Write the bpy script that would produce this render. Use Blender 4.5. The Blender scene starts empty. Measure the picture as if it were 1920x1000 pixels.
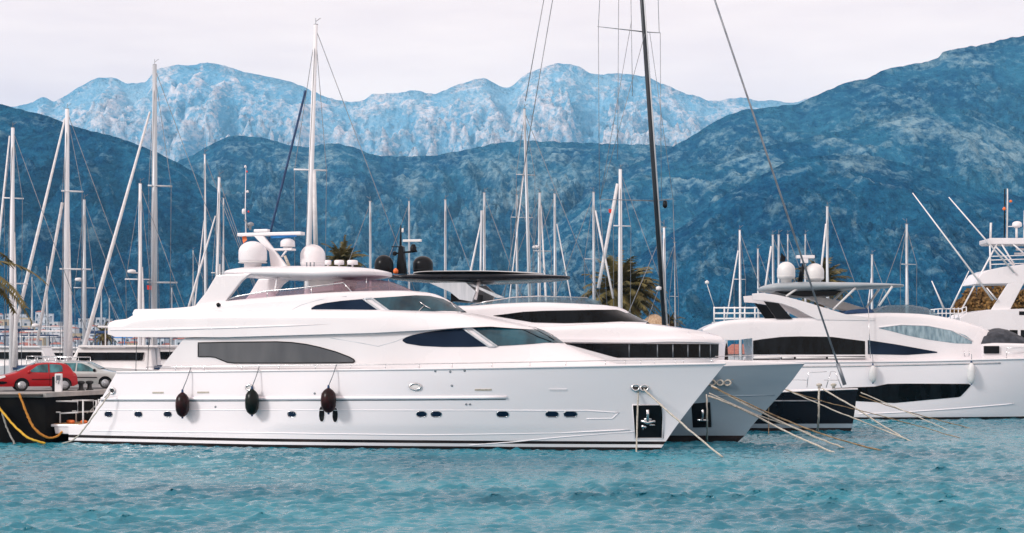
import bpy, math, random
import numpy as np
from mathutils import Vector, Matrix
random.seed(7)
RAD = math.radians
scene = bpy.context.scene
COL = scene.collection

# ------------------------------------------------------------ camera
F, H0, CH = 2870.0, 655.0, 4.63          # focal length in photo pixels, horizon row, eye height
cam = bpy.data.cameras.new('camera'); cam.sensor_width = 36; cam.lens = 36 * F / 1920
cam.shift_y = (H0 - 500) / 1920; cam.clip_start = 0.5; cam.clip_end = 40000
camo = bpy.data.objects.new('camera', cam); COL.objects.link(camo)
camo.location = (0, 0, CH); camo.rotation_euler = (RAD(90), 0, 0)
scene.camera = camo

# ------------------------------------------------------------ sky, sun, exposure
SUN_EL, SUN_AZ = RAD(28), RAD(-126)       # azimuth clockwise from +Y (the view direction): behind the camera, from the left
world = bpy.data.worlds.new('World'); scene.world = world; world.use_nodes = True
wn, wl = world.node_tree.nodes, world.node_tree.links
wn.clear()
w_out = wn.new('ShaderNodeOutputWorld'); w_bg = wn.new('ShaderNodeBackground')
w_sky = wn.new('ShaderNodeTexSky'); w_sky.sky_type = 'NISHITA'; w_sky.sun_disc = False
w_sky.sun_elevation = SUN_EL; w_sky.sun_rotation = SUN_AZ
w_tc = wn.new('ShaderNodeTexCoord'); w_mp = wn.new('ShaderNodeMapping'); w_mp.inputs['Scale'].default_value = (1.0, 1.0, 6.0)
w_no = wn.new('ShaderNodeTexNoise'); w_no.inputs['Scale'].default_value = 2.2; w_no.inputs['Detail'].default_value = 5; w_no.inputs['Roughness'].default_value = .55
w_cr = wn.new('ShaderNodeValToRGB')
w_cr.color_ramp.elements[0].position = .36; w_cr.color_ramp.elements[0].color = (10.7, 8.7, 8.4, 1)
w_cr.color_ramp.elements[1].position = .68; w_cr.color_ramp.elements[1].color = (14.2, 11.9, 10.6, 1)
w_mx = wn.new('ShaderNodeMixRGB'); w_mx.inputs[0].default_value = .93
wl.new(w_tc.outputs['Generated'], w_mp.inputs[0]); wl.new(w_mp.outputs[0], w_no.inputs['Vector']); wl.new(w_no.outputs['Fac'], w_cr.inputs[0])
wl.new(w_sky.outputs[0], w_mx.inputs[1]); wl.new(w_cr.outputs[0], w_mx.inputs[2]); wl.new(w_mx.outputs[0], w_bg.inputs[0])
w_bg.inputs[1].default_value = .1
wl.new(w_bg.outputs[0], w_out.inputs[0])
sun = bpy.data.lights.new('sun', 'SUN'); sun.energy = 2.1; sun.angle = RAD(10); sun.color = (1, .96, .92)
suno = bpy.data.objects.new('sun', sun); COL.objects.link(suno); suno.location = (0, 0, 60)
_sd = Vector((math.sin(SUN_AZ) * math.cos(SUN_EL), math.cos(SUN_AZ) * math.cos(SUN_EL), math.sin(SUN_EL)))
suno.rotation_euler = _sd.to_track_quat('Z', 'Y').to_euler()
scene.view_settings.view_transform = 'Standard'; scene.view_settings.look = 'None'
scene.view_settings.exposure = 0.15; scene.view_settings.gamma = 1
scene.render.engine = 'CYCLES'
scene.cycles.volume_bounces = 1; scene.cycles.max_bounces = 8; scene.cycles.transparent_max_bounces = 12
scene.cycles.use_denoising = True; scene.cycles.caustics_reflective = False; scene.cycles.caustics_refractive = False

# ------------------------------------------------------------ materials
def principled(name, col, rough=.5, metal=0., spec=None, coat=0.):
    m = bpy.data.materials.new(name); m.use_nodes = True
    b = m.node_tree.nodes['Principled BSDF']
    b.inputs['Base Color'].default_value = (*col, 1); b.inputs['Roughness'].default_value = rough; b.inputs['Metallic'].default_value = metal
    if spec is not None: b.inputs['Specular IOR Level'].default_value = spec
    if coat: b.inputs['Coat Weight'].default_value = coat; b.inputs['Coat Roughness'].default_value = .05
    return m
def node(m, t, **kw):
    n = m.node_tree.nodes.new(t)
    for k, v in kw.items():
        if k in n.inputs: n.inputs[k].default_value = v
        else: setattr(n, k, v)
    return n
def lk(m, a, b): m.node_tree.links.new(a, b)
def noisy(name, c1, c2, scale=3., rough=.5, metal=0., bump=0., lo=.35, hi=.65, stretch=(1, 1, 1), detail=5, coat=0., rvar=0., bdist=.02):
    """principled whose colour drifts between two tones with object-space noise"""
    m = principled(name, c1, rough, metal, coat=coat); b = m.node_tree.nodes['Principled BSDF']
    tc = node(m, 'ShaderNodeTexCoord'); mp = node(m, 'ShaderNodeMapping'); mp.inputs['Scale'].default_value = stretch
    no = node(m, 'ShaderNodeTexNoise'); no.inputs['Scale'].default_value = scale; no.inputs['Detail'].default_value = detail
    cr = node(m, 'ShaderNodeValToRGB'); e = cr.color_ramp.elements
    e[0].position = lo; e[0].color = (*c1, 1); e[1].position = hi; e[1].color = (*c2, 1)
    lk(m, tc.outputs['Object'], mp.inputs[0]); lk(m, mp.outputs[0], no.inputs['Vector']); lk(m, no.outputs['Fac'], cr.inputs[0]); lk(m, cr.outputs[0], b.inputs['Base Color'])
    if bump:
        bp = node(m, 'ShaderNodeBump'); bp.inputs['Strength'].default_value = bump; bp.inputs['Distance'].default_value = bdist
        lk(m, no.outputs['Fac'], bp.inputs['Height']); lk(m, bp.outputs[0], b.inputs['Normal'])
    if rvar:
        mr = node(m, 'ShaderNodeMapRange'); mr.inputs['To Min'].default_value = max(.01, rough - rvar); mr.inputs['To Max'].default_value = rough + rvar
        lk(m, no.outputs['Fac'], mr.inputs[0]); lk(m, mr.outputs[0], b.inputs['Roughness'])
    return m
M = {}
M['white'] = noisy('white_gelcoat', (.71, .69, .715), (.76, .74, .765), .35, .28, coat=.25, rvar=.06, detail=6)
M['white_hull'] = noisy('white_hull_gelcoat', (.85, .82, .855), (.88, .85, .885), .3, .3, coat=.2, rvar=.07, stretch=(.5, .5, 2.5), detail=7)
M['white_matt'] = noisy('white_paint', (.72, .71, .73), (.80, .79, .80), 1.2, .5)
M['offwhite'] = noisy('offwhite_plastic', (.62, .62, .63), (.70, .70, .70), 1.5, .45)
M['grey_hull'] = noisy('blue_grey_hull', (.20, .27, .33), (.25, .32, .38), .3, .25, coat=.5, stretch=(.5, .5, 2))  # blue-grey tone of the second hull; also boot stripe and deck
M['black'] = noisy('black_paint', (.003, .0035, .005), (.007, .008, .010), 1., .3, coat=.3)
M['antifoul'] = noisy('black_antifouling', (.008, .008, .010), (.03, .022, .022), 2., .7, stretch=(.3, .3, 2))
M['dark_hull'] = noisy('black_hull_paint', (.002, .003, .006), (.005, .007, .012), .5, .18, coat=.4)
M['tint'] = noisy('smoked_glass', (.002, .009, .024), (.008, .020, .045), .5, .06, rvar=.02)
M['tint_black'] = noisy('black_glass', (.001, .0015, .002), (.008, .011, .015), 1.1, .08, stretch=(1.6, 1, .4), lo=.42, hi=.75)
M['tint_grey'] = noisy('grey_screen_glass', (.050, .058, .070), (.085, .092, .104), .9, .3, stretch=(1, 1, .3))
M['steel'] = noisy('stainless_steel', (.55, .56, .58), (.7, .7, .72), 4, .22, 1.)
M['alu'] = noisy('grey_aluminium_mast', (.42, .46, .50), (.55, .58, .62), 1.5, .4, .15, stretch=(3, 3, .3))
M['alu_white'] = noisy('white_mast_paint', (.66, .68, .72), (.76, .77, .80), 1.5, .4, stretch=(3, 3, .3))
M['wire'] = noisy('steel_wire', (.15, .17, .2), (.25, .27, .3), 2, .45, .4)
M['rubber'] = noisy('black_rubber', (.01, .01, .011), (.03, .03, .03), 4, .7)
M['rope'] = noisy('tan_rope', (.36, .33, .28), (.56, .52, .46), 12, .9, bump=.4)
M['rope_wet'] = noisy('weedy_rope', (.11, .07, .035), (.3, .22, .13), 5, .9, bump=.4)
M['rope_yellow'] = noisy('yellow_rope', (.62, .33, .02), (.75, .46, .05), 8, .8, bump=.4)
M['rope_orange'] = noisy('orange_rope', (.45, .17, .02), (.62, .27, .04), 8, .8, bump=.4)
M['rope_grey'] = noisy('grey_rope', (.2, .2, .19), (.36, .35, .33), 8, .9, bump=.4)
M['red_flag'] = principled('red_cloth', (.65, .04, .03), .8)
M['orange'] = principled('orange_plastic', (.75, .16, .03), .5)
M['blue_cover'] = noisy('blue_cover_cloth', (.02, .22, .62), (.04, .3, .75), 3, .8)
M['navy'] = noisy('navy_canvas', (.008, .03, .09), (.02, .06, .15), 3, .8)
M['sail'] = noisy('furled_sailcloth', (.6, .6, .62), (.72, .72, .74), 3, .7)
M['tan'] = noisy('tan_teak', (.30, .17, .08), (.42, .26, .13), 3, .6, stretch=(.4, 3, 1))

# ------------------------------------------------------------ geometry helpers
def W(px, py, Y):
    """point of the place seen at photo pixel (px, py) at depth Y"""
    return Vector(((px - 960) * Y / F, Y, CH - (py - H0) * Y / F))
def tag(o, label=None, cat=None, group=None, kind=None):
    if label: o['label'] = label
    if cat: o['category'] = cat
    if group: o['group'] = group
    if kind: o['kind'] = kind
    return o
def empty(name, loc=(0, 0, 0), rz=0., label=None, cat=None, group=None):
    o = bpy.data.objects.new(name, None); COL.objects.link(o); o.location = loc; o.rotation_euler = (0, 0, rz); o.empty_display_size = .3
    return tag(o, label, cat, group)
def interp(x, pts):
    """monotone cubic through (x, y) pairs"""
    p = sorted(pts); n = len(p)
    if x <= p[0][0]: return p[0][1]
    if x >= p[-1][0]: return p[-1][1]
    i = 0
    while i < n - 2 and x > p[i + 1][0]: i += 1
    def d(j): return (p[j + 1][1] - p[j][1]) / max(1e-9, p[j + 1][0] - p[j][0])
    def tan(j):
        if j == 0: return d(0)
        if j == n - 1: return d(n - 2)
        a, b = d(j - 1), d(j)
        return 0. if a * b <= 0 else 2 * a * b / (a + b)
    h = p[i + 1][0] - p[i][0]; t = (x - p[i][0]) / h
    return ((2 * t**3 - 3 * t**2 + 1) * p[i][1] + (t**3 - 2 * t**2 + t) * h * tan(i) + (-2 * t**3 + 3 * t**2) * p[i + 1][1] + (t**3 - t**2) * h * tan(i + 1))
def lin(x, pts):
    p = sorted(pts)
    return float(np.interp(x, [a for a, _ in p], [b for _, b in p]))

class MB:
    """collects shapes into one mesh"""
    def __init__(s): s.v = []; s.f = []; s.mi = []; s.sm = []
    def add(s, vs, fs, mi=0, smooth=False):
        o = len(s.v); s.v += [tuple(v) for v in vs]
        for f in fs: s.f.append([o + i for i in f]); s.mi.append(mi); s.sm.append(smooth)
    def box(s, c, d, rz=0., mi=0, taper=1., lean=(0, 0)):
        cx, cy, cz = c; dx, dy, dz = d[0] / 2, d[1] / 2, d[2] / 2; vs = []
        for k, z in enumerate((-dz, dz)):
            q = taper if k else 1.
            for x, y in ((-dx, -dy), (dx, -dy), (dx, dy), (-dx, dy)):
                x2, y2 = x * q + (lean[0] if k else 0), y * q + (lean[1] if k else 0)
                vs.append((cx + x2 * math.cos(rz) - y2 * math.sin(rz), cy + x2 * math.sin(rz) + y2 * math.cos(rz), cz + z))
        s.add(vs, [(3, 2, 1, 0), (4, 5, 6, 7), (0, 1, 5, 4), (1, 2, 6, 5), (2, 3, 7, 6), (3, 0, 4, 7)], mi)
    def tube(s, pts, r, n=8, mi=0, closed=False, flat=1.):
        pts = [Vector(p) for p in pts]; m = len(pts); rs = r if isinstance(r, (list, tuple)) else [r] * m
        vs = []; up = None
        for i, p in enumerate(pts):
            if closed: t = pts[(i + 1) % m] - pts[i - 1]
            else: t = pts[min(i + 1, m - 1)] - pts[max(i - 1, 0)]
            t = t.normalized() if t.length > 1e-9 else Vector((0, 0, 1))
            if up is None: up = Vector((0, 0, 1)) if abs(t.z) < .9 else Vector((1, 0, 0))
            a = t.cross(up); a = a.normalized() if a.length > 1e-6 else Vector((1, 0, 0)); b = a.cross(t).normalized(); up = b
            for k in range(n):
                w = 2 * math.pi * k / n; vs.append(p + a * (math.cos(w) * rs[i]) + b * (math.sin(w) * rs[i] * flat))
        fs = []
        for i in range(m if closed else m - 1):
            for k in range(n):
                j = (i + 1) % m; fs.append((i * n + k, i * n + (k + 1) % n, j * n + (k + 1) % n, j * n + k))
        if not closed: fs += [tuple(range(n - 1, -1, -1)), tuple((m - 1) * n + k for k in range(n))]
        s.add(vs, fs, mi, True)
    def lathe(s, prof, c=(0, 0, 0), n=20, mi=0, axis='z', sq=1.):
        """prof: (radius, height) pairs"""
        vs = []
        for r, z in prof:
            for k in range(n):
                w = 2 * math.pi * k / n; x, y = r * math.cos(w), r * math.sin(w) * sq
                v = {'z': (x, y, z), 'y': (x, z, y), 'x': (z, x, y)}[axis]
                vs.append((c[0] + v[0], c[1] + v[1], c[2] + v[2]))
        m = len(prof); fs = [(i * n + k, i * n + (k + 1) % n, (i + 1) * n + (k + 1) % n, (i + 1) * n + k) for i in range(m - 1) for k in range(n)]
        fs += [tuple(range(n - 1, -1, -1)), tuple((m - 1) * n + k for k in range(n))]
        s.add(vs, fs, mi, True)
    def grid(s, P, mi=0, smooth=True, flip=False, mat_rows=None):
        """P[i][j] points; quads between"""
        a, b = len(P), len(P[0]); o = len(s.v)
        s.v += [tuple(p) for row in P for p in row]
        for i in range(a - 1):
            for j in range(b - 1):
                f = [o + i * b + j, o + i * b + j + 1, o + (i + 1) * b + j + 1, o + (i + 1) * b + j]
                if flip: f.reverse()
                s.f.append(f); s.mi.append(mat_rows[j] if mat_rows else mi); s.sm.append(smooth)
    def poly_prism(s, outline, y0, y1, mi=0, smooth=False):
        """outline of (x, z) points extruded between two y values"""
        n = len(outline); vs = [(x, y0, z) for x, z in outline] + [(x, y1, z) for x, z in outline]
        fs = [tuple(range(n)), tuple(range(2 * n - 1, n - 1, -1))] + [(i, i + n, (i + 1) % n + n, (i + 1) % n) for i in range(n)]
        s.add(vs, fs, mi, smooth)
    def build(s, name, mats, parent=None, bevel=0., merge=False, fix=False, angle=None):
        me = bpy.data.meshes.new(name); me.from_pydata(s.v, [], s.f)
        for m in (mats if isinstance(mats, (list, tuple)) else [mats]): me.materials.append(m)
        me.polygons.foreach_set('material_index', s.mi); me.polygons.foreach_set('use_smooth', s.sm)
        if merge or fix or bevel:
            import bmesh
            bm = bmesh.new(); bm.from_mesh(me)
            if merge: bmesh.ops.remove_doubles(bm, verts=bm.verts, dist=.0008)
            if bevel: bmesh.ops.bevel(bm, geom=[e for e in bm.edges if e.is_manifold and e.calc_face_angle(0) > .6], offset=bevel, segments=2, affect='EDGES', profile=.6)
            if fix: bmesh.ops.recalc_face_normals(bm, faces=bm.faces)
            bm.to_mesh(me); bm.free()
        if angle is not None: me.set_sharp_from_angle(angle=RAD(angle))
        me.update()
        o = bpy.data.objects.new(name, me); COL.objects.link(o)
        if parent is not None: o.parent = parent
        return o
def copy_tree(o, parent=None):
    c = o.copy(); COL.objects.link(c)
    if parent is not None: c.parent = parent
    for ch in [x for x in COL.objects if x.parent == o]: copy_tree(ch, c)
    return c
def rope(name, pts, r, mat, label, sag=0., group=None, parent=None, n=18, cat='mooring line'):
    if len(pts) == 2:
        a, b = Vector(pts[0]), Vector(pts[1]); pts = []
        for i in range(n + 1):
            t = i / n; p = a.lerp(b, t); p.z -= sag * 4 * t * (1 - t); pts.append(p)
    m = MB(); m.tube(pts, r, 6)
    return tag(m.build(name, mat, parent), label, cat, group)

for _k, _s in (('black', .15), ('tint', .1), ('tint_black', .12), ('antifoul', .15), ('dark_hull', .2)):
    _b = M[_k].node_tree.nodes['Principled BSDF']; _b.inputs['Specular IOR Level'].default_value = _s; _b.inputs['Coat Weight'].default_value = 0
# ------------------------------------------------------------ noise on arrays
def _hash(ix, iy, seed):
    h = (ix.astype(np.int64) * 374761393 + iy.astype(np.int64) * 668265263 + seed * 1442695041) & 0x7fffffff
    h = ((h ^ (h >> 13)) * 1274126177) & 0x7fffffff
    return ((h ^ (h >> 16)) & 0xffff) / 65535.
def vnoise(x, y, seed=0):
    ix, iy = np.floor(x), np.floor(y); fx, fy = x - ix, y - iy
    u, v = fx * fx * fx * (fx * (fx * 6 - 15) + 10), fy * fy * fy * (fy * (fy * 6 - 15) + 10)
    a, b, c, d = _hash(ix, iy, seed), _hash(ix + 1, iy, seed), _hash(ix, iy + 1, seed), _hash(ix + 1, iy + 1, seed)
    return (a * (1 - u) + b * u) * (1 - v) + (c * (1 - u) + d * u) * v
def fbm(x, y, o=5, seed=0, ridged=False, gain=.5):
    s = 0; a = 1.; t = 0
    for k in range(o):
        n = vnoise(x * 2**k + 17.3 * k, y * 2**k - 9.1 * k, seed + k)
        if ridged: n = 1 - abs(2 * n - 1)
        s = s + a * n; t += a; a *= gain
    return s / t

# ------------------------------------------------------------ hills and mountains
def hill_material(name, veg1, veg2, rock, rock2, tex=.01, bump=.6, bd=20., fine=.06):
    m = principled(name, veg1, 1., spec=.0); b = m.node_tree.nodes['Principled BSDF']
    tc = node(m, 'ShaderNodeTexCoord'); at = node(m, 'ShaderNodeAttribute'); at.attribute_name = 'rock'
    def no(scale, det, rough, dist=0.):
        n = node(m, 'ShaderNodeTexNoise'); n.inputs['Scale'].default_value = scale; n.inputs['Detail'].default_value = det; n.inputs['Roughness'].default_value = rough; n.inputs['Distortion'].default_value = dist
        lk(m, mpp.outputs[0], n.inputs['Vector']); return n
    mpp = node(m, 'ShaderNodeMapping'); mpp.inputs['Scale'].default_value = (1, .32, 1.15); lk(m, tc.outputs['Object'], mpp.inputs[0])
    n1, n2, n3 = no(tex, 5, .6), no(fine, 4, .7), no(tex * 3, 6, .65, .6)
    def ramp(src, p0, c0, p1, c1):
        c = node(m, 'ShaderNodeValToRGB'); e = c.color_ramp.elements; e[0].position = p0; e[0].color = (*c0, 1); e[1].position = p1; e[1].color = (*c1, 1); lk(m, src, c.inputs[0]); return c
    def mth(op, a_, b_=None, v=None):
        n = node(m, 'ShaderNodeMath', operation=op); lk(m, a_, n.inputs[0])
        if b_ is not None: lk(m, b_, n.inputs[1])
        else: n.inputs[1].default_value = v
        return n
    mixn = mth('ADD', mth('MULTIPLY', n1.outputs['Fac'], v=.45).outputs[0], mth('MULTIPLY', n2.outputs['Fac'], v=.55).outputs[0])
    c1 = ramp(mixn.outputs[0], .41, veg1, .60, veg2); c2 = ramp(n2.outputs['Fac'], .36, rock2, .60, rock)
    sp = mth('MULTIPLY', mth('SUBTRACT', n2.outputs['Fac'], v=.5).outputs[0], v=2.0); sp3 = mth('MULTIPLY', mth('SUBTRACT', n3.outputs['Fac'], v=.5).outputs[0], v=1.2)
    rk = mth('ADD', mth('ADD', at.outputs['Fac'], sp.outputs[0]).outputs[0], sp3.outputs[0])
    mr = node(m, 'ShaderNodeMapRange'); mr.inputs['From Min'].default_value = .25; mr.inputs['From Max'].default_value = 1.05; lk(m, rk.outputs[0], mr.inputs[0])
    mx = node(m, 'ShaderNodeMixRGB'); lk(m, mr.outputs[0], mx.inputs[0]); lk(m, c1.outputs[0], mx.inputs[1]); lk(m, c2.outputs[0], mx.inputs[2]); lk(m, mx.outputs[0], b.inputs['Base Color'])
    b1 = node(m, 'ShaderNodeBump'); b1.inputs['Strength'].default_value = bump; b1.inputs['Distance'].default_value = bd; lk(m, n3.outputs['Fac'], b1.inputs['Height'])
    bp = node(m, 'ShaderNodeBump'); bp.inputs['Strength'].default_value = bump; bp.inputs['Distance'].default_value = bd * .35
    lk(m, n2.outputs['Fac'], bp.inputs['Height']); lk(m, b1.outputs[0], bp.inputs['Normal']); lk(m, bp.outputs[0], b.inputs['Normal'])
    return m
def hill(name, ridge, Yr, Yf, mat, px0, px1, na=420, nt=150, gul=.12, gf=26., rockf=.5, seed=1, power=1.15, rough=.004, spurs=(), rbias=0., relief_tint=.9):
    px = np.linspace(px0, px1, na); P = np.array(sorted(ridge), float)
    hr = -(np.array([interp(float(p), ridge) for p in px]) - H0) * Yr / F
    hr = hr + (fbm(px / 13., px * 0, 4, seed + 9) - .5) * rough * Yr
    t = np.linspace(0, 1.0, nt) ** .9; t = np.concatenate([t, 1 + np.linspace(.02, .5, 14)])
    T, PX = np.meshgrid(t, px, indexing='ij'); HR = np.repeat(hr[None, :], len(t), 0)
    Y = Yf + (Yr - Yf) * T; A = (PX - 960) / F; X = A * Y
    prof = np.where(T <= 1, np.clip(T, 0, 1) ** power, 1 - (T - 1) * 1.4)
    u = X / Yr * gf; v = T * gf * .16
    wx = fbm(u * .6, v * 1.2 + 3, 3, seed + 20) * 1.6; 
    g = fbm(u + wx + v * .35, v + wx * .4, 5, seed, True, .55)
    g2 = fbm(u * 5.5, v * 20 + wx, 4, seed + 5)
    g = (g - .62) * gul * Yr * .5 + (g2 - .5) * gul * Yr * .10
    mask = np.clip(T * 4, 0, 1) * np.clip((1.0 - T) * 2.6 + .03, 0, 1) * np.where(T > 1, .3, 1)
    Z = HR * prof + g * mask
    lim = HR / Yr * (Y + 3.); over = np.where(T < 1, Z - lim * .97, -1); Z = np.where(over > 0, lim * .97 + over * .12, Z)
    Z = np.where(T <= .001, -3, Z); Z = np.where(T > 1.4, -20, Z)
    gy, gx = np.gradient(Z); slope = np.abs(gx) / (np.abs(gx).mean() + 1e-6)
    rk = fbm(u * .9 + 5, v * 6 - wx, 5, seed + 40) + (g - g.mean()) / (gul * Yr) * relief_tint * 2  # pale rock on ridges, growth in gullies; also paints in relief shading
    for (cx, cy, rx, ry, am) in spurs:          # bare rocky patches, by place on the slope
        PY = H0 - (Z - CH) * F / Y
        rk = rk + am * np.exp(-(((PX - cx) / rx)**2 + ((PY - cy) / ry)**2))
    rk = np.clip((rk - .5) * 1.2 + rockf + rbias * (T - .5), 0, 1)
    vs = np.stack([X, Y, Z], -1).reshape(-1, 3); nr, nc = X.shape
    idx = np.arange(nr * nc).reshape(nr, nc)
    q = np.stack([idx[:-1, :-1], idx[:-1, 1:], idx[1:, 1:], idx[1:, :-1]], -1).reshape(-1, 4)
    me = bpy.data.meshes.new(name); me.vertices.add(len(vs)); me.vertices.foreach_set('co', vs.ravel())
    me.loops.add(q.size); me.loops.foreach_set('vertex_index', q.ravel()); me.polygons.add(len(q))
    me.polygons.foreach_set('loop_start', np.arange(len(q)) * 4); me.polygons.foreach_set('use_smooth', np.ones(len(q), bool))
    at = me.attributes.new('rock', 'FLOAT', 'POINT'); at.data.foreach_set('value', rk.ravel().astype(np.float32))
    me.materials.append(mat); me.update(calc_edges=True); me.validate()
    o = bpy.data.objects.new(name, me); COL.objects.link(o); o['kind'] = 'structure'
    return o
MT_FAR = hill_material('haze_tinted_limestone', (.14, .38, .58), (.32, .52, .66), (.84, .80, .82), (.50, .63, .72), .0022, .9, 80., .03)  # blue of the distant air put into the rock and scrub colours
MT_MID = hill_material('haze_tinted_forest', (.0005, .050, .13), (.028, .155, .255), (.24, .36, .42), (.07, .19, .28), .004, 1., 40., .045)  # forest tones pushed to blue to carry part of the haze
MT_NEAR = hill_material('haze_tinted_dark_forest', (.0003, .036, .11), (.016, .125, .23), (.18, .29, .35), (.05, .15, .24), .006, 1., 32., .065)  # haze blue mixed into this nearer forest colour as well
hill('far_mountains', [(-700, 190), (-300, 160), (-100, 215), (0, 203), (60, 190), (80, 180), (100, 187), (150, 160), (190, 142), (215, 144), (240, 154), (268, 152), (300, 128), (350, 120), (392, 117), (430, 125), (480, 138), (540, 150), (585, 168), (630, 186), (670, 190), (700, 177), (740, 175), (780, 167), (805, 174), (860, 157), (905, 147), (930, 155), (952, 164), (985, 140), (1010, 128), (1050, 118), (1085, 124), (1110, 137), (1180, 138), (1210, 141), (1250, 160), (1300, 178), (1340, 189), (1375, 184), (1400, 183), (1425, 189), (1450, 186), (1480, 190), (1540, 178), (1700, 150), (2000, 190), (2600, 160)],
     9500, 5600, MT_FAR, -500, 2500, na=760, nt=170, gul=.15, gf=62., rockf=.40, seed=3, power=1.45, rough=.0012, rbias=-.2, relief_tint=1.6)
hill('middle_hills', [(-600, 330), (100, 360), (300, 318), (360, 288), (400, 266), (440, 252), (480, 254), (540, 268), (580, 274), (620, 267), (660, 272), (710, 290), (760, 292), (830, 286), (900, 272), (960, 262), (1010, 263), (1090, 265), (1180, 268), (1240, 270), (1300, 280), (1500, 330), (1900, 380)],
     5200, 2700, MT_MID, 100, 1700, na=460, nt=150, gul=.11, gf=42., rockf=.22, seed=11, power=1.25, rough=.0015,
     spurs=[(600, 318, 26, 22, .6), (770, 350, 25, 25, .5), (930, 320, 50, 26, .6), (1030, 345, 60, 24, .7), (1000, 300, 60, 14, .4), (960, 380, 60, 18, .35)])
hill('left_hill', [(-900, 60), (-400, 110), (-100, 175), (0, 192), (45, 203), (90, 214), (130, 230), (200, 248), (260, 268), (310, 290), (350, 310), (400, 345), (450, 378), (510, 408), (560, 440), (620, 480), (700, 535), (800, 600), (900, 660)],
     3000, 2000, MT_NEAR, -700, 900, na=460, nt=160, gul=.10, gf=30., rockf=.0, seed=23, power=1.2, rough=.0015)
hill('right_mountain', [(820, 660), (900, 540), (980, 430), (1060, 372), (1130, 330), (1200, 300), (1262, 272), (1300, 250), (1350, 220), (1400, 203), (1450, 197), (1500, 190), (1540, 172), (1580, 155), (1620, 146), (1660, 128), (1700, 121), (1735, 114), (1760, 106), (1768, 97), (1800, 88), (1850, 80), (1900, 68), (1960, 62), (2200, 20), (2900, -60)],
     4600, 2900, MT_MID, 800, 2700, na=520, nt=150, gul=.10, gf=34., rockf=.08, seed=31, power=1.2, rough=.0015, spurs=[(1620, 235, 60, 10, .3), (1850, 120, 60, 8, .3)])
hill('rocky_spur', [(830, 660), (920, 560), (1000, 470), (1060, 400), (1120, 352), (1180, 332), (1250, 318), (1330, 300), (1400, 278), (1480, 262), (1550, 246), (1600, 236), (1650, 220), (1700, 205), (1740, 197), (1790, 198), (1840, 210), (1880, 226), (1930, 246), (2100, 300), (2500, 330)],
     3600, 2400, MT_MID, 810, 2400, na=460, nt=140, gul=.085, gf=30., rockf=.2, seed=47, power=1.2, rough=.0015,
     spurs=[(1400, 300, 70, 22, .5), (1540, 265, 60, 18, .5), (1700, 230, 60, 22, .6), (1830, 260, 90, 18, .6), (1900, 290, 60, 20, .5)])
hill('front_spur', [(1000, 662), (1060, 600), (1130, 530), (1200, 475), (1250, 440), (1303, 403), (1358, 362), (1418, 330), (1473, 300), (1542, 286), (1611, 286), (1680, 298), (1749, 320), (1818, 345), (1900, 362), (2000, 372), (2400, 400)],
     2700, 1500, MT_NEAR, 990, 2300, na=460, nt=150, gul=.085, gf=26., rockf=.04, seed=59, power=1.2, rough=.0015,
     spurs=[(1603, 418, 7, 20, .9), (1590, 400, 30, 3, .8), (1450, 320, 60, 14, .6), (1600, 305, 80, 20, .7), (1400, 365, 40, 12, .4), (1700, 325, 60, 12, .4)])

# ------------------------------------------------------------ air
hz = MB(); hz.box((0, 6300, 895), (26000, 14600, 1800))
M['haze'] = bpy.data.materials.new('haze_air'); M['haze'].use_nodes = True
_n = M['haze'].node_tree.nodes; _n.clear()
_o = _n.new('ShaderNodeOutputMaterial'); _v = _n.new('ShaderNodeVolumePrincipled')
_v.inputs['Color'].default_value = (.26, .64, 1.0, 1); _v.inputs['Density'].default_value = 5.0e-5; _v.inputs['Anisotropy'].default_value = 0.
M['haze'].node_tree.links.new(_v.outputs[0], _o.inputs['Volume'])
tag(hz.build('haze', M['haze']), kind='stuff')

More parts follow.
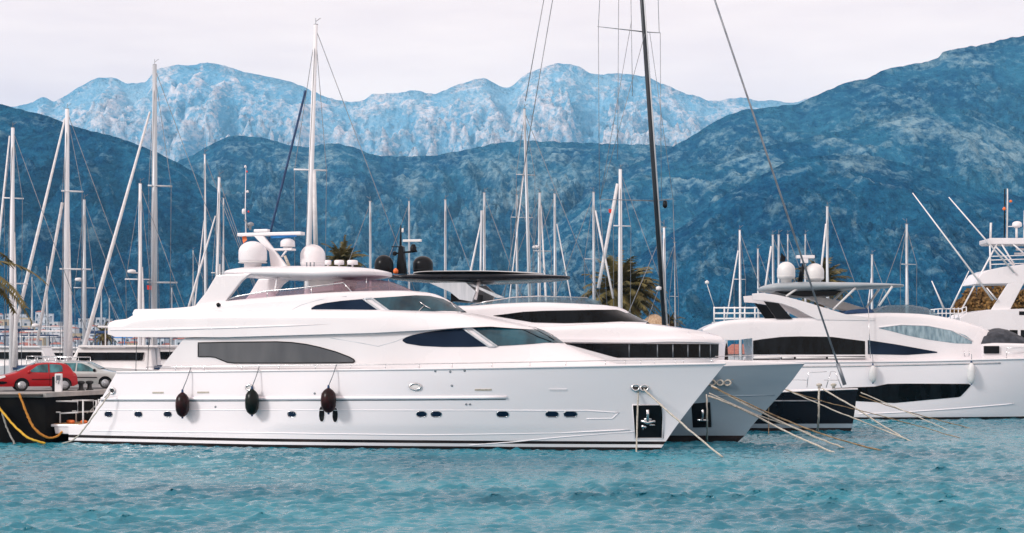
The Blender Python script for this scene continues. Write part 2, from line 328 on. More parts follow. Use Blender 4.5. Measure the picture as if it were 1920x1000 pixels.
# ------------------------------------------------------------ water
def make_water():
    rng = np.random.RandomState(5)
    Yr = [14.]
    while Yr[-1] < 230: Yr.append(Yr[-1] + max(.06, Yr[-1] * (.0019 if Yr[-1] < 100 else .006)))
    near = len(Yr)
    while Yr[-1] < 13000: Yr.append(Yr[-1] * 1.12)
    Yr = np.array(Yr); a = np.linspace(-.45, .45, 520); a = np.concatenate([[-1.6, -1.0, -.65], a, [.65, 1.0, 1.6]])
    Y, A = np.meshgrid(Yr, a, indexing='ij'); X = A * Y; Z = np.zeros_like(X)
    DX = np.zeros_like(X); DY = np.zeros_like(X)
    fade = np.clip((230 - Y) / 60, 0, 1) * np.clip((.6 - np.abs(A)) / .1, 0, 1)
    for i in range(90):
        lam = .24 * (1.8 / .24) ** rng.rand(); th = RAD(-82) + rng.randn() * .42
        k = 2 * math.pi / lam; amp = .0088 * lam ** .9 * (.5 + rng.rand()) * (1.45 if lam < .8 else .45)
        ph = rng.rand() * 6.28; gust = .15 + 2.15 * fbm(X / 14, Y / 8, 3, 80 + i % 3)**1.3
        w = k * (X * math.cos(th) + Y * math.sin(th)) + ph + 1.6 * vnoise(X / (lam * 3), Y / (lam * 3), 7 + i)
        Z += amp * gust * np.cos(w); DX -= .7 * amp * gust * np.sin(w) * math.cos(th); DY -= .7 * amp * gust * np.sin(w) * math.sin(th)
    Z *= fade; X = X + DX * fade; Y = Y + DY * fade
    vs = np.stack([X, Y, Z], -1).reshape(-1, 3); nr, nc = X.shape; idx = np.arange(nr * nc).reshape(nr, nc)
    q = np.stack([idx[:-1, :-1], idx[:-1, 1:], idx[1:, 1:], idx[1:, :-1]], -1).reshape(-1, 4)
    me = bpy.data.meshes.new('water'); me.vertices.add(len(vs)); me.vertices.foreach_set('co', vs.ravel())
    me.loops.add(q.size); me.loops.foreach_set('vertex_index', q.ravel()); me.polygons.add(len(q))
    me.polygons.foreach_set('loop_start', np.arange(len(q)) * 4); me.polygons.foreach_set('use_smooth', np.ones(len(q), bool))
    m = principled('sea_water', (.008, .14, .19), .06); b = m.node_tree.nodes['Principled BSDF']; b.inputs['IOR'].default_value = 1.5
    tc = node(m, 'ShaderNodeTexCoord'); mp = node(m, 'ShaderNodeMapping'); mp.inputs['Scale'].default_value = (1, 1.35, 1)
    n1 = node(m, 'ShaderNodeTexNoise'); n1.inputs['Scale'].default_value = 4.6; n1.inputs['Detail'].default_value = 3; n1.inputs['Roughness'].default_value = .65
    bp = node(m, 'ShaderNodeBump'); bp.inputs['Strength'].default_value = 1.; bp.inputs['Distance'].default_value = .042
    lk(m, tc.outputs['Object'], mp.inputs[0]); lk(m, mp.outputs[0], n1.inputs['Vector']); lk(m, n1.outputs['Fac'], bp.inputs['Height']); lk(m, bp.outputs[0], b.inputs['Normal'])
    n2 = node(m, 'ShaderNodeTexNoise'); n2.inputs['Scale'].default_value = .09; n2.inputs['Detail'].default_value = 3
    cr = node(m, 'ShaderNodeValToRGB'); e = cr.color_ramp.elements; e[0].position = .35; e[0].color = (.006, .115, .175, 1); e[1].position = .65; e[1].color = (.026, .215, .285, 1)
    lk(m, tc.outputs['Object'], n2.inputs['Vector']); lk(m, n2.outputs['Fac'], cr.inputs[0]); lk(m, cr.outputs[0], b.inputs['Base Color'])
    me.materials.append(m); me.update(calc_edges=True)
    o = bpy.data.objects.new('water', me); COL.objects.link(o); o['kind'] = 'structure'
make_water()
# ------------------------------------------------------------ boat-building helpers
class Frame:
    """a thing's own axes: x forward, y to its left, z up; heading th turns the nose towards the camera (clockwise)"""
    def __init__(s, ox, oy, th, oz=0.):
        s.o = Vector((ox, oy, oz)); s.th = th; c, n = math.cos(th), math.sin(th); s.c, s.n = c, n
        s.cam = s.inv(Vector((0, 0, CH)))
    def inv(s, w):
        d = w - s.o; return Vector((d.x * s.c - d.y * s.n, d.x * s.n + d.y * s.c, d.z))
    def ray(s, px, py):
        d = Vector(((px - 960) / F, 1, -(py - H0) / F)); return Vector((d.x * s.c - d.y * s.n, d.x * s.n + d.y * s.c, d.z))
    def p(s, px, py, yl=0.):
        r = s.ray(px, py); t = (yl - s.cam.y) / r.y; return s.cam + r * t
    def on(s, px, py, side):
        yl = -2.5
        for _ in range(14):
            q = s.p(px, py, yl); yn = -side(q.x, q.z); yl = yl * .4 + yn * .6
        return s.p(px, py, yl)
    def root(s, name, label, cat, group=None):
        return empty(name, s.o, -s.th, label, cat, group)
    def w(s, v):
        return Vector((s.o.x + v[0] * s.c + v[1] * s.n, s.o.y - v[0] * s.n + v[1] * s.c, s.o.z + v[2]))

class Hull:
    def __init__(s, transom, stem, sheer, B, um=.42, nd=2.7, uw=.3, nw=1.75, bw=.93, flare=.8, sternw=.94, pe=1.):
        s.tr, s.st, s.sh, s.B = transom, stem, sheer, B; s.um, s.nd, s.uw, s.nw, s.bw, s.fl, s.sw, s.pe = um, nd, uw, nw, bw, flare, sternw, pe
    def plan(s, u, um, n):
        if u <= um: return s.sw + (1 - s.sw) * (1 - (1 - u / um)**2)
        return max(0., 1 - ((u - um) / (1 - um))**n) ** s.pe
    def u(s, x, z):
        a, b = lin(z, s.tr), interp(z, s.st); return min(1., max(0., (x - a) / (b - a)))
    def side(s, x, z):
        u = s.u(x, z); zd = s.deck(x); q = min(1., max(0., z / zd)) ** s.fl
        w, d = s.plan(u, s.uw, s.nw) * s.bw, s.plan(u, s.um, s.nd)
        return s.B * (w + (d - w) * q)
    def deck(s, x): return interp(x, s.sh)
    def rows(s, low, n_up):
        return low, n_up
    def build(s, mb, low=((-.7, 0), (.12, 1), (.30, 2), (.42, 0)), mats_up=2, nup=12, nx=72, deck_mi=3):
        """low: (z, material below the next row)"""
        lows = [z for z, _ in low]; nl = len(lows); P = []; rows_m = []
        for i in range(nx + 1):
            t = i / nx; u = 1 - (1 - t)**1.7; row = []
            for j in range(nl + nup):
                if j < nl: z = lows[j]
                else:
                    z = s.deck(lin(4, s.tr) * (1 - u) + interp(4, s.st) * u); k = (j - nl + 1) / nup
                    for _ in range(4):
                        xx = lin(z, s.tr) * (1 - u) + interp(z, s.st) * u; z = lows[-1] + (s.deck(xx) - lows[-1]) * k
                x = lin(z, s.tr) * (1 - u) + interp(z, s.st) * u
                b = 0. if i == nx else s.side(x, z) if u < 1 else 0.
                if z < 0: b *= 1 + z * .25
                row.append((x, -b, z))
            P.append(row)
        rows_m = [m for _, m in low][:nl - 1] + [low[-1][1]] + [mats_up] * (nup - 1)
        Q = [[(x, -y, z) for x, y, z in r] for r in P]
        mb.grid(P, flip=False, mat_rows=rows_m); mb.grid(Q, flip=True, mat_rows=rows_m)
        tr = [[P[0][j], Q[0][j]] for j in range(nl + nup)]           # transom
        for j in range(nl + nup - 1):
            mb.add([P[0][j], Q[0][j], Q[0][j + 1], P[0][j + 1]], [(0, 1, 2, 3)], rows_m[j])
        for i in range(nx):                                        # deck, a hand below the edge
            a, b, c, d = P[i][-1], P[i + 1][-1], Q[i + 1][-1], Q[i][-1]; k = .04
            mb.add([(a[0], a[1], a[2] - k), (b[0], b[1], b[2] - k), (c[0], c[1], c[2] - k), (d[0], d[1], d[2] - k)], [(0, 1, 2, 3)], deck_mi)
        s.edge = [r[-1] for r in P]; s.edge2 = [r[-1] for r in Q]

class House:
    """streamlined deckhouse: top and bottom profiles along x, half width W, rounded nose"""
    def __init__(s, top, bot, W, nose, xm, aft=None, n=2.3, m=2., r=.18, camber=.08, lean=0., narrow=0.):
        s.top, s.bot, s.W, s.xm, s.n, s.m, s.r, s.cb, s.lean = top, bot, W, xm, n, m, r, camber, lean
        s.nose = sorted([(z, x) for x, z in nose]); s.aft = aft; s.x0 = min(p[0] for p in top); s.x1 = max(p[0] for p in top)
        s.zb0 = min(p[1] for p in bot); s.narrow = narrow
    def xf(s, z): return lin(z, s.nose)
    def side(s, x, z):
        W = s.W - s.lean * max(0, z - s.zb0) - s.narrow * max(0., (s.xm - x) / max(.1, s.xm - s.x0))**2
        if x <= s.xm: return W
        v = (x - s.xm) / max(.05, s.xf(z) - s.xm)
        if v >= 1: return 0.
        return W * (1 - v**s.n)**(1 / s.m)
    def build(s, mb, mi=0, nx=90, nv=9):
        P = []
        xa = s.aft or (lambda z: s.x0)
        for i in range(nx + 1):
            t = i / nx; x = s.x0 + (s.x1 - s.x0) * (1 - (1 - t)**1.25)
            zb, zt = lin(x, s.bot), interp(x, s.top); zt = max(zt, zb + .004); r = min(s.r, (zt - zb) * .45); row = []
            k = (1 - t)**6; zs = [zb + (zt - r - zb) * j / nv for j in range(nv + 1)]
            for z in zs:
                xx = x + (xa(z) - s.x0) * k; row.append((xx, -s.side(xx, z), z))
            for j in range(1, 7):
                a = math.pi / 2 * j / 6; z = zt - r + r * math.sin(a); xx = x + (xa(z) - s.x0) * k
                row.append((xx, -max(0, s.side(xx, z) - r * (1 - math.cos(a))), z))
            we = -row[-1][1]; xx = row[-1][0]
            for j in range(1, 5):
                q = 1 - j / 4; row.append((xx, -we * q, zt + s.cb * (1 - q * q) * min(1, we)))
            P.append(row)
        Q = [[(x, -y, z) for x, y, z in r_] for r_ in P]
        mb.grid(P, mi); mb.grid(Q, mi, flip=True)
        a = P[0] + Q[0][::-1][1:]; mb.add(a, [tuple(range(len(a)))], mi)
        for i in range(nx):
            mb.add([P[i][0], Q[i][0], Q[i + 1][0], P[i + 1][0]], [(0, 1, 2, 3)], mi)

def patch(mb, side, up, lo, off=.015, n=40, m=6, mi=0, mirror=False, th=.05, xf=None, nw=10, curve=lin):
    """a pane lying on the surface y = -side(x, z) between two (x, z) curves; xf wraps it round the nose"""
    x0 = max(min(p[0] for p in up), min(p[0] for p in lo)); x1 = min(max(p[0] for p in up), max(p[0] for p in lo))
    def pt(x, z, o):
        w = side(x, z); e = .03; wx = (side(x + e, z) - side(x - e, z)) / (2 * e); wz = (side(x, z + e) - side(x, z - e)) / (2 * e)
        wx = max(-12., min(12., wx)); nn = Vector((-wx, -1, -wz)).normalized(); return Vector((x, -w, z)) + nn * o
    P = []; S = []
    for i in range(n + 1):
        x = x0 + (x1 - x0) * i / n; a, b = curve(x, lo), curve(x, up); b = max(a + .002, b)
        P.append([pt(x, a + (b - a) * j / m, off) for j in range(m + 1)]); S.append([pt(x, a + (b - a) * j / m, off - th) for j in (0, m)])
    if xf is not None:
        a, b = lin(x1, lo), lin(x1, up)
        zz = [a + (b - a) * j / m for j in range(m + 1)]
        for i in range(1, nw + 1):
            t = i / nw; row = []
            for z in zz:
                w0 = side(x1, z); xe = xf(z)
                row.append(Vector((x1 + (xe - x1) * math.sin(t * math.pi / 2) + off * t, -w0 * (1 - t) if t == 1 else -max(0, side(x1 + (xe - x1) * math.sin(t * math.pi / 2), z)) - off * (1 - t), z)))
            P.append(row)
    for sgn in ((1, -1) if (mirror or xf is not None) else (1,)):
        G = [[Vector((p.x, p.y * sgn, p.z)) for p in r] for r in P]; mb.grid(G, mi, True, flip=sgn < 0)
        if th and xf is None:
            K = [[Vector((p.x, p.y * sgn, p.z)) for p in r] for r in S]; rim = []; inn = []
            rim = [g[0] for g in G] + [g[-1] for g in G[::-1]]; inn = [k[0] for k in K] + [k[-1] for k in K[::-1]]
            L = len(rim); mb.add(rim + inn, [(a, (a + 1) % L, (a + 1) % L + L, a + L) if sgn < 0 else (a + L, (a + 1) % L + L, (a + 1) % L, a) for a in range(L)], mi)

def on_list(fr, side, pts): 
    out = []
    for a in pts:
        q = fr.on(a[0], a[1], side); out.append((q.x, q.z))
    return out
def px_patch(mb, fr, side, up, lo, **kw): patch(mb, side, on_list(fr, side, up), on_list(fr, side, lo), **kw)
def prof(fr, pts):
    """(px, py, local y) -> (x, z)"""
    out = []
    for a in pts:
        q = fr.p(a[0], a[1], a[2] if len(a) > 2 else 0.); out.append((q.x, q.z))
    return out
def slab(mb, top, bot, W, e0=1.2, e1=1.6, n=48, mi=0, r=.5, flat=1.):
    """thin wing-like roof; plan rounds off over e0 / e1 metres at its ends"""
    x0, x1 = min(p[0] for p in top), max(p[0] for p in top); P = []
    for i in range(n + 1):
        t = i / n; t = .5 - .5 * math.cos(math.pi * t); x = x0 + (x1 - x0) * t
        a = min(1, (x - x0) / e0); b = min(1, (x1 - x) / e1)
        w = W * (1 - (1 - a)**2.4)**.5 * (1 - (1 - b)**2.2)**.5; w = max(w, .02)
        zt, zb = interp(x, top), interp(x, bot); zt = max(zt, zb + .01); row = []
        for j in range(29):
            an = math.pi * 2 * j / 28; cx, sz = math.cos(an), math.sin(an)
            yy = w * (abs(cx)**.55) * (1 if cx > 0 else -1); zz = (zt + zb) / 2 + (zt - zb) / 2 * (abs(sz)**.8) * (1 if sz > 0 else -1)
            zz += .05 * W * flat * (1 - (yy / W)**2) if sz > 0 else 0
            row.append((x, yy, zz))
        P.append(row)
    mb.grid(P, mi); mb.add(P[0][:-1], [tuple(range(28))], mi); mb.add(P[-1][:-1], [tuple(range(27, -1, -1))], mi)
def prism(mb, fr, poly, y0, y1, mi=0):
    ym = min(y0, y1) if abs(y0) + abs(y1) else 0
    mb.poly_prism([(q.x, q.z) for q in (fr.p(a, b, y0) for a, b in poly)], y0, y1, mi)
def dome_prof(r, h, foot=.0):
    """satellite dome profile: short cylinder on a narrower foot and a round cap"""
    p = [(r * .6, 0), (r * .62, foot), (r * .93, foot + .04 * h), (r, foot + .12 * h), (r, foot + .5 * (h - foot))]
    zc = foot + .5 * (h - foot); 
    for k in range(1, 9):
        a = math.pi / 2 * k / 8; p.append((max(.002, r * math.cos(a)), zc + (h - zc) * math.sin(a)))
    return p
def fender(name, top, bottom, r, mat, label, line_to, group, line_mat='navy', cat='fender'):
    """hanging inflatable fender: body, end caps and its line; positions in world space"""
    top, bottom = Vector(top), Vector(bottom); L = (top - bottom).length
    root = empty(name, bottom, 0, label, cat, group); m = MB()
    pr = [(.02, 0), (r * .35, L * .03), (r * .72, L * .12), (r * .95, L * .28), (r, L * .45), (r, L * .6), (r * .9, L * .78), (r * .6, L * .9), (r * .25, L * .98), (.02, L)]
    m.lathe(pr, n=18); m.build('fender_body', mat, root)
    m = MB(); m.lathe([(.05, L * .96), (.06, L), (.045, L + .12), (.02, L + .13)], n=10); m.lathe([(.02, -.06), (.05, -.05), (.05, .03)], n=10); m.build('end_cap', M[line_mat], root)
    lt = Vector(line_to) - bottom; m = MB(); m.tube([(0, 0, L + .08), lt * .5 + Vector((0, 0, (L + .1) / 2)) + Vector((.02, 0, 0)), lt], .022, 6); m.build('fender_line', M['wire'], root)
    return root
def rail(mb, pts, h, r=.018, step=1, mid=False, lean=0.):
    top = [Vector(p) + Vector((0, 0, h)) for p in pts]; mb.tube(top, r, 6)
    if mid: mb.tube([Vector(p) + Vector((0, 0, h * .55)) for p in pts], r * .6, 5)
    for i in range(0, len(pts), step): mb.tube([pts[i], top[i]], r * .9, 5)
def glass(name, tint, fac=.35, rough=.05):
    m = bpy.data.materials.new(name); m.use_nodes = True; n = m.node_tree.nodes; n.clear()
    o = n.new('ShaderNodeOutputMaterial'); mx = n.new('ShaderNodeMixShader'); tr = n.new('ShaderNodeBsdfTransparent'); pr = n.new('ShaderNodeBsdfPrincipled')
    tr.inputs[0].default_value = (*tint, 1); pr.inputs['Base Color'].default_value = (*[t * .5 for t in tint], 1); pr.inputs['Roughness'].default_value = rough
    mx.inputs[0].default_value = fac; l = m.node_tree.links
    l.new(tr.outputs[0], mx.inputs[1]); l.new(pr.outputs[0], mx.inputs[2]); l.new(mx.outputs[0], o.inputs['Surface']); return m
M['pink_glass'] = glass('pinkish_screen', (.72, .55, .62), .35)
M['clear_glass'] = glass('clear_screen', (.55, .68, .74), .3)
M['car_glass'] = glass('car_glass', (.22, .5, .5), .45)
M['teal_glass'] = noisy('teal_reflecting_glass', (.002, .020, .034), (.016, .085, .12), .8, .05, stretch=(1.6, .6, .8), lo=.38, hi=.7)
M['teal_glass'].node_tree.nodes['Principled BSDF'].inputs['Specular IOR Level'].default_value = .5
# ============================================================ the large white motor yacht in front
def main_yacht():
    fr = Frame(-19.17, 77.66, RAD(17)); HL = {}
    root = fr.root('motor_yacht', 'largest white motor yacht in the foreground with grey saloon window and dark fenders', 'yacht')
    tr = [(-.7, -1.7), (0, -1.8), (.82, -1.8), (.9, -.85), (1.0, -.75), (3.6, .95), (5, 1.6)]
    st = [(-.7, 26.4), (0, 27.05), (1, 27.75), (2, 28.5), (3, 29.3), (4, 30.1), (5, 30.9)]
    sheer = [(-2, 3.48), (3, 3.53), (8, 3.60), (14, 3.68), (20, 3.78), (25, 3.88), (30.1, 3.98)]
    hull = Hull(tr, st, sheer, 3.3, um=.46, nd=2.5, uw=.36, nw=1.2, bw=.995, flare=.8)
    m = MB(); hull.build(m, low=((-.7, 0), (.05, 0), (.15, 1), (.29, 0), (.43, 1)), mats_up=1, deck_mi=2, nup=16, nx=90)
    ho = m.build('hull', [M['antifoul'], M['white_hull'], M['white']], root, angle=40)
    def S(x, z): return hull.side(x, z)
    # mouldings along the topsides
    def strake(pts, r, flat, mat, name, parent=ho, mi=1):
        k = MB()
        for sg in (1,):
            q = [fr.on(a, b, S) for a, b in pts]; P = []
            for i in range(len(q) - 1):
                for t in range(6): x, z = q[i].x + (q[i + 1].x - q[i].x) * t / 6, q[i].z + (q[i + 1].z - q[i].z) * t / 6; P.append(Vector((x, -sg * (S(x, z) - .01), z)))
            P.append(Vector((q[-1].x, -sg * (S(q[-1].x, q[-1].z) - .01), q[-1].z)))
            for off, rr in ((0, r),): k.tube(P, rr, 8, flat=flat)
        return k.build(name, M[mat], parent)
    strake([(190, 748), (400, 748), (700, 746.5), (950, 745)], .085, 1., 'white_hull', 'rubbing_strake')
    strake([(190, 752), (400, 752), (700, 750.5), (948, 748.5)], .035, 1., 'wire', 'strake_shadow_line')  # dark strip standing in for the shade below the strake
    strake([(186, 769), (500, 769), (900, 769.5), (1100, 770), (1160, 774), (1148, 785), (1100, 785.5)], .03, 1., 'white_hull', 'upper_moulding')
    strake([(170, 808), (500, 812), (800, 816), (1050, 812), (1180, 806)], .035, 1., 'white_hull', 'lower_moulding')
    strake([(880, 835), (960, 829), (1050, 820), (1150, 812), (1190, 810)], .03, 1., 'white_hull', 'bow_chine')
    k = MB()                                             # gunwale cap
    for e in (hull.edge, hull.edge2): k.tube([Vector(p) + Vector((0, 0, .0)) for p in e], .055, 8)
    k.build('gunwale', M['white'], ho)
    # portholes
    def hole(x0, x1, y0, y1, name='porthole', mat='tint', skew=0, parent=None):
        k = MB(); yc = (y0 + y1) / 2; h = (y1 - y0) / 2; w = x1 - x0; e = min(w * .3, h)
        up = [(x0, yc - .2 * h), (x0 + e * .3, yc - h * .7), (x0 + e, yc - h), (x1 - e, yc - h), (x1 - e * .3, yc - h * .7), (x1, yc - .2 * h)]
        lo = [(x0, yc + .2 * h), (x0 + e * .3, yc + h * .7), (x0 + e, yc + h), (x1 - e, yc + h), (x1 - e * .3, yc + h * .7), (x1, yc + .2 * h)]
        px_patch(k, fr, S, up, lo, off=.012, n=14, m=3, th=.04); o = k.build(name, M[mat], parent or root)
        k = MB(); c = [fr.on(a, b, S) for a, b in up + lo[::-1]]
        k.tube([Vector((q.x, -S(q.x, q.z) - .006, q.z)) for q in c], .018, 6, closed=True)
        k.build('frame', M['steel'] if name == 'porthole' else M['white_hull'], o)
        return o
    for a, b in ((196, 211), (252, 267), (307, 322), (539, 555), (781, 800), (808, 828), (931, 954), (1023, 1047), (1057, 1082)): hole(a, b, 771.5, 782.5)
    hole(598, 609, 762, 791, 'vent_slot', 'black'); hole(623, 634, 765, 792, 'vent_slot', 'black')
    # fairleads and small fittings on the topsides
    def fairlead(cx, cy, w, h, name='fairlead', inner='rubber'):
        q = fr.on(cx, cy, S); sc = 71. / F; k = MB(); n = 20; wx = (S(q.x + .1, q.z) - S(q.x - .1, q.z)) / .2
        ring = [Vector((q.x + w / 2 * sc * math.cos(6.283 * i / n), -S(q.x + w / 2 * sc * math.cos(6.283 * i / n), q.z) - .02, q.z + h / 2 * sc * math.sin(6.283 * i / n))) for i in range(n)]
        k.tube(ring, .05, 8, closed=True); o = k.build(name, M['steel'], root)
        k = MB(); c = sum(ring, Vector()) / n; k.add(ring + [c], [(i, (i + 1) % n, n) for i in range(n)]); k.build('opening', M[inner], o)
    fairlead(211, 733, 12, 11); fairlead(468, 727, 15, 10, inner='offwhite'); fairlead(779, 725, 22, 11, inner='offwhite'); fairlead(1192, 727, 13, 11); fairlead(1208, 728, 13, 11)
    for i, (a, b, y, mt) in enumerate(((286, 307, 736.5, 'rope'), (370, 392, 736, 'rope'), (890, 922, 731, 'rope'), (1030, 1063, 731, 'white'))):
        k = MB(); px_patch(k, fr, S, [(a, y - 1.6), (b, y - 1.6)], [(a, y + 1.6), (b, y + 1.6)], off=.02, n=4, m=1, th=.04); k.build('scupper_trim' if mt != 'white' else 'recessed_light', M[mt], root)
    for a, y in ((404, 763), (847, 723), (874, 758), (881, 758), (844, 697), (816, 696), (871, 695), (590, 738)):
        k = MB(); q = fr.on(a, y, S); k.lathe([(.055, -.02), (.055, .01), (.03, .02)], (0, 0, 0), 10, axis='y'); 
        k.v = [(q.x + v[0], -S(q.x, q.z) - v[1], q.z + v[2]) for v in k.v]; k.build('drain', M['wire'], root)
    # anchor pocket
    k = MB(); px_patch(k, fr, S, [(1185, 759), (1244, 759)], [(1190, 822), (1244, 822)], off=.012, n=10, m=8, th=.05); pk = k.build('anchor_pocket', M['black'], root)
    k = MB(); up = [(1186, 760), (1243, 760)]; pr = [(1186, 759.5), (1243.5, 759.5), (1242, 822), (1190.5, 822)]
    for sg in (1,):
        q = [fr.on(a, b, S) for a, b in pr]; k.tube([Vector((v.x, -sg * (S(v.x, v.z) + .012), v.z)) for v in q], .028, 6, closed=True)
    k.build('pocket_trim', M['white_hull'], pk)
    k = MB()
    for sg in (1,):
        def a_(px, py, o=.07): q = fr.on(px, py, S); return Vector((q.x, -sg * (S(q.x, q.z) + o), q.z))
        k.tube([a_(1215, 768), a_(1215, 790)], .075, 8); k.tube([a_(1203, 789), a_(1215, 793), a_(1228, 789)], [.06, .09, .06], 8); k.tube([a_(1202, 790), a_(1229, 790)], .06, 6); k.tube([a_(1208, 786), a_(1222, 786)], .05, 6)
        k.tube([a_(1203, 799, .04), a_(1212, 801, .04)], .07, 6); k.tube([a_(1206, 797, .05), a_(1206, 806, .05)], .04, 6); k.tube([a_(1218, 797, .04), a_(1228, 797, .04)], .04, 6)
    k.build('anchor', M['steel'], root)
    # swim platform with its rails
    k = MB(); pl = []
    a = fr.p(128, 797, -2.6); b = fr.p(205, 806, -3.1)
    k.box(((-3.3 + .9) / 2, 0, .86), (4.2, 6.1, .13), mi=0); k.box((-.8, 0, .62), (3.7, 5.9, .34), mi=0, taper=1.02); k.box((-.4, 0, .3), (2.6, 5.6, .4), mi=0)
    sp = k.build('swim_platform', M['white_hull'], root, bevel=.04)
    k = MB(); k.box((-1.6, 0, .935), (3.0, 5.6, .03)); k.build('teak_deck', M['tan'], sp)
    k = MB()
    for y in (-2.6, -1.2):
        k.tube([(-3.0, y, .92), (-3.0, y, 2.05), (-1.6, y, 2.05), (-1.6, y, 1.5), (-2.6, y, 1.45), (-2.6, y, .92)], .045, 8)
        k.tube([(-1.3, y, .92), (-1.3, y, 2.1), (-.55, y, 2.1), (-.55, y, 1.0)], .045, 8); k.tube([(-3.0, y, 1.5), (-2.6, y, 1.5)], .04, 6)
    k.build('boarding_rail', M['offwhite'], sp)
    k = MB(); k.tube([(-2.3, -2.4, 1.03), (-1.9, -2.5, 1.03)], .09, 8); k.tube([(-1.5, -2.4, 1.03), (-1.2, -2.5, 1.03)], .09, 8); k.build('cushion', M['orange'], sp)
    # ---------------- deckhouse A (saloon)
    nA = prof(fr, [(985, 611.5), (1000, 613.5), (1020, 621), (1040, 631.5), (1060, 645), (1078, 654), (1110, 667), (1160, 684), (1200, 700)])
    topA = prof(fr, [(300, 634, -2.9), (540, 627, -2.9), (700, 621, -2.7), (860, 614, -1.5)]) + nA[:-1]
    botA = [(0, 3.4), (15, 3.45), (26, 3.6), (32, 3.7)]
    aq, bq = fr.p(346, 633, -2.95), fr.p(299, 693, -2.95)
    A = House(topA, botA, 2.98, nA, 12.2, aft=lambda z: bq.x + (aq.x - bq.x) * (z - bq.z) / (aq.z - bq.z), n=2.1, m=2.0, r=.12, lean=.03)
    A.x0 = bq.x
    m = MB(); A.build(m, nx=120); ao = m.build('saloon_deckhouse', M['white'], root, angle=45)
    def win(name, H, up, lo, mat, par, **kw):
        k = MB(); px_patch(k, fr, H.side, up, lo, **kw); return k.build(name, M[mat], par)
    def outline(name, H, pts, par, mat='black', r=.03, off=.015):
        k = MB()
        for sg in (1,):
            L = [];
            for i in range(len(pts)):
                a, b = fr.on(*pts[i], H.side), fr.on(*pts[(i + 1) % len(pts)], H.side)
                for t in range(5): x, z = a.x + (b.x - a.x) * t / 5, a.z + (b.z - a.z) * t / 5; L.append(Vector((x, -sg * (H.side(x, z) + off), z)))
            k.tube(L, r, 6, closed=True)
        return k.build(name, M[mat], par)
    u1 = [(372, 643), (420, 642), (520, 641), (548, 642.5), (575, 646), (600, 651.5), (630, 660), (655, 669.5), (663, 674), (665, 677)]
    l1 = [(372, 669), (394, 669), (404, 670.5), (415, 675), (426, 679.5), (440, 681), (560, 681), (640, 680.5), (662, 680), (665, 678)]
    w1 = win('saloon_window', A, u1, l1, 'tint_grey', root, off=.03, n=60, m=6)
    outline('frame', A, u1 + l1[::-1], w1, r=.028, off=.025)
    u2 = [(755, 637), (762, 632.5), (780, 627), (800, 623), (830, 619), (868, 616), (917, 649.5)]
    l2 = [(755, 640), (762, 644.5), (790, 649), (830, 651), (880, 651), (917, 650)]
    w2 = win('side_window', A, u2, l2, 'tint', root, off=.02, n=50, m=6)
    u3 = [(884, 615.2), (940, 612), (985, 612.2), (1003, 614.5), (1022, 622), (1034, 629)]
    l3 = [(884, 616), (930, 649.5), (960, 648), (1000, 645.5), (1034, 642)]
    w3 = win('windscreen', A, u3, l3, 'teal_glass', root, off=.02, n=50, m=8, xf=A.xf)
    outline('frame', A, [(868, 615.5), (884, 615.5), (932, 650), (917, 650)], w2, 'alu', r=.05, off=.03)
    k = MB()                                              # glazing bars on the windscreen
    for pts in (((958, 612.5), (985, 620), (1010, 632), (1034, 641)), ((992, 613), (1012, 622), (1030, 632), (1040, 638))):
        q = [fr.on(a, b, A.side) for a, b in pts]; k.tube([Vector((v.x, v.y - .045, v.z)) for v in q], .028, 6)
    k.build('glazing_bar', M['black'], w3)
    # ---------------- overhanging upper deck B
    nB = prof(fr, [(860, 585), (880, 587), (905, 591), (940, 599), (975, 607), (1002, 613.5), (1012, 618)])
    topB = prof(fr, [(203, 605, -3), (212, 600.5, -3), (236, 597, -3), (246, 590, -3), (300, 583, -3), (420, 581, -3), (560, 580, -3), (700, 581, -2.9), (800, 583, -2)]) + nB
    botB = prof(fr, [(203, 627, -3.2), (214, 632, -3.2), (420, 632.5, -3.2), (540, 629, -3.2), (700, 624.5, -3.1), (800, 619, -3), (860, 615, -2.4), (930, 613, -1), (1012, 619, 0)])
    a0 = fr.p(203, 612, -3.1).x
    B = House(topB, botB, 3.16, nB, 12.6, n=2.2, m=2., r=.42, lean=0.05, camber=.05, aft=lambda z: a0 + .0)
    B.x0 = a0
    m = MB(); B.build(m, nx=120, nv=6); bo = m.build('upper_deck', M['white'], root, angle=50)
    # deep rounded shoulder moulding along the overhang
    k = MB()
    for sg in (1,):
        q = [fr.on(a, b, B.side) for a, b in ((206, 619), (300, 618), (420, 615), (540, 611), (620, 608))]
        k.tube([Vector((v.x, -sg * (abs(v.y) - .02), v.z)) for v in q], [.05, .07, .06, .05, .02], 8)
    k.build('moulding', M['white'], bo)
    # ---------------- upper house C with the wheelhouse windows
    nC = prof(fr, [(790, 547.5), (812, 551), (835, 560), (852, 571), (870, 583.5), (885, 592)])
    topC = prof(fr, [(252, 580, -2.6), (300, 579, -2.6), (350, 575.5, -2.6), (380, 570, -2.6), (430, 563.5, -2.6), (520, 555, -2.6), (600, 549.5, -2.4), (680, 546, -2), (740, 545.5, -1.2)]) + nC[:-1]
    botC = prof(fr, [(252, 602, -2.6), (500, 600, -2.6), (870, 600, 0)])
    C = House(topC, botC, 2.78, nC, 10.2, n=2.2, m=2., r=.22, lean=.12, camber=.04)
    m = MB(); C.build(m, nx=110); co = m.build('upper_deckhouse', M['white'], root, angle=50)
    u4 = [(584, 578), (592, 573), (610, 568.5), (640, 564.5), (681, 561), (724, 589)]
    l4 = [(584, 581), (592, 585.5), (610, 588.5), (650, 590.5), (724, 590.5)]
    w4 = win('side_window', C, u4, l4, 'tint', root, off=.02, n=50, m=6)
    u5 = [(698, 559.5), (740, 557), (780, 554.5), (805, 555.5), (830, 561), (846, 569)]
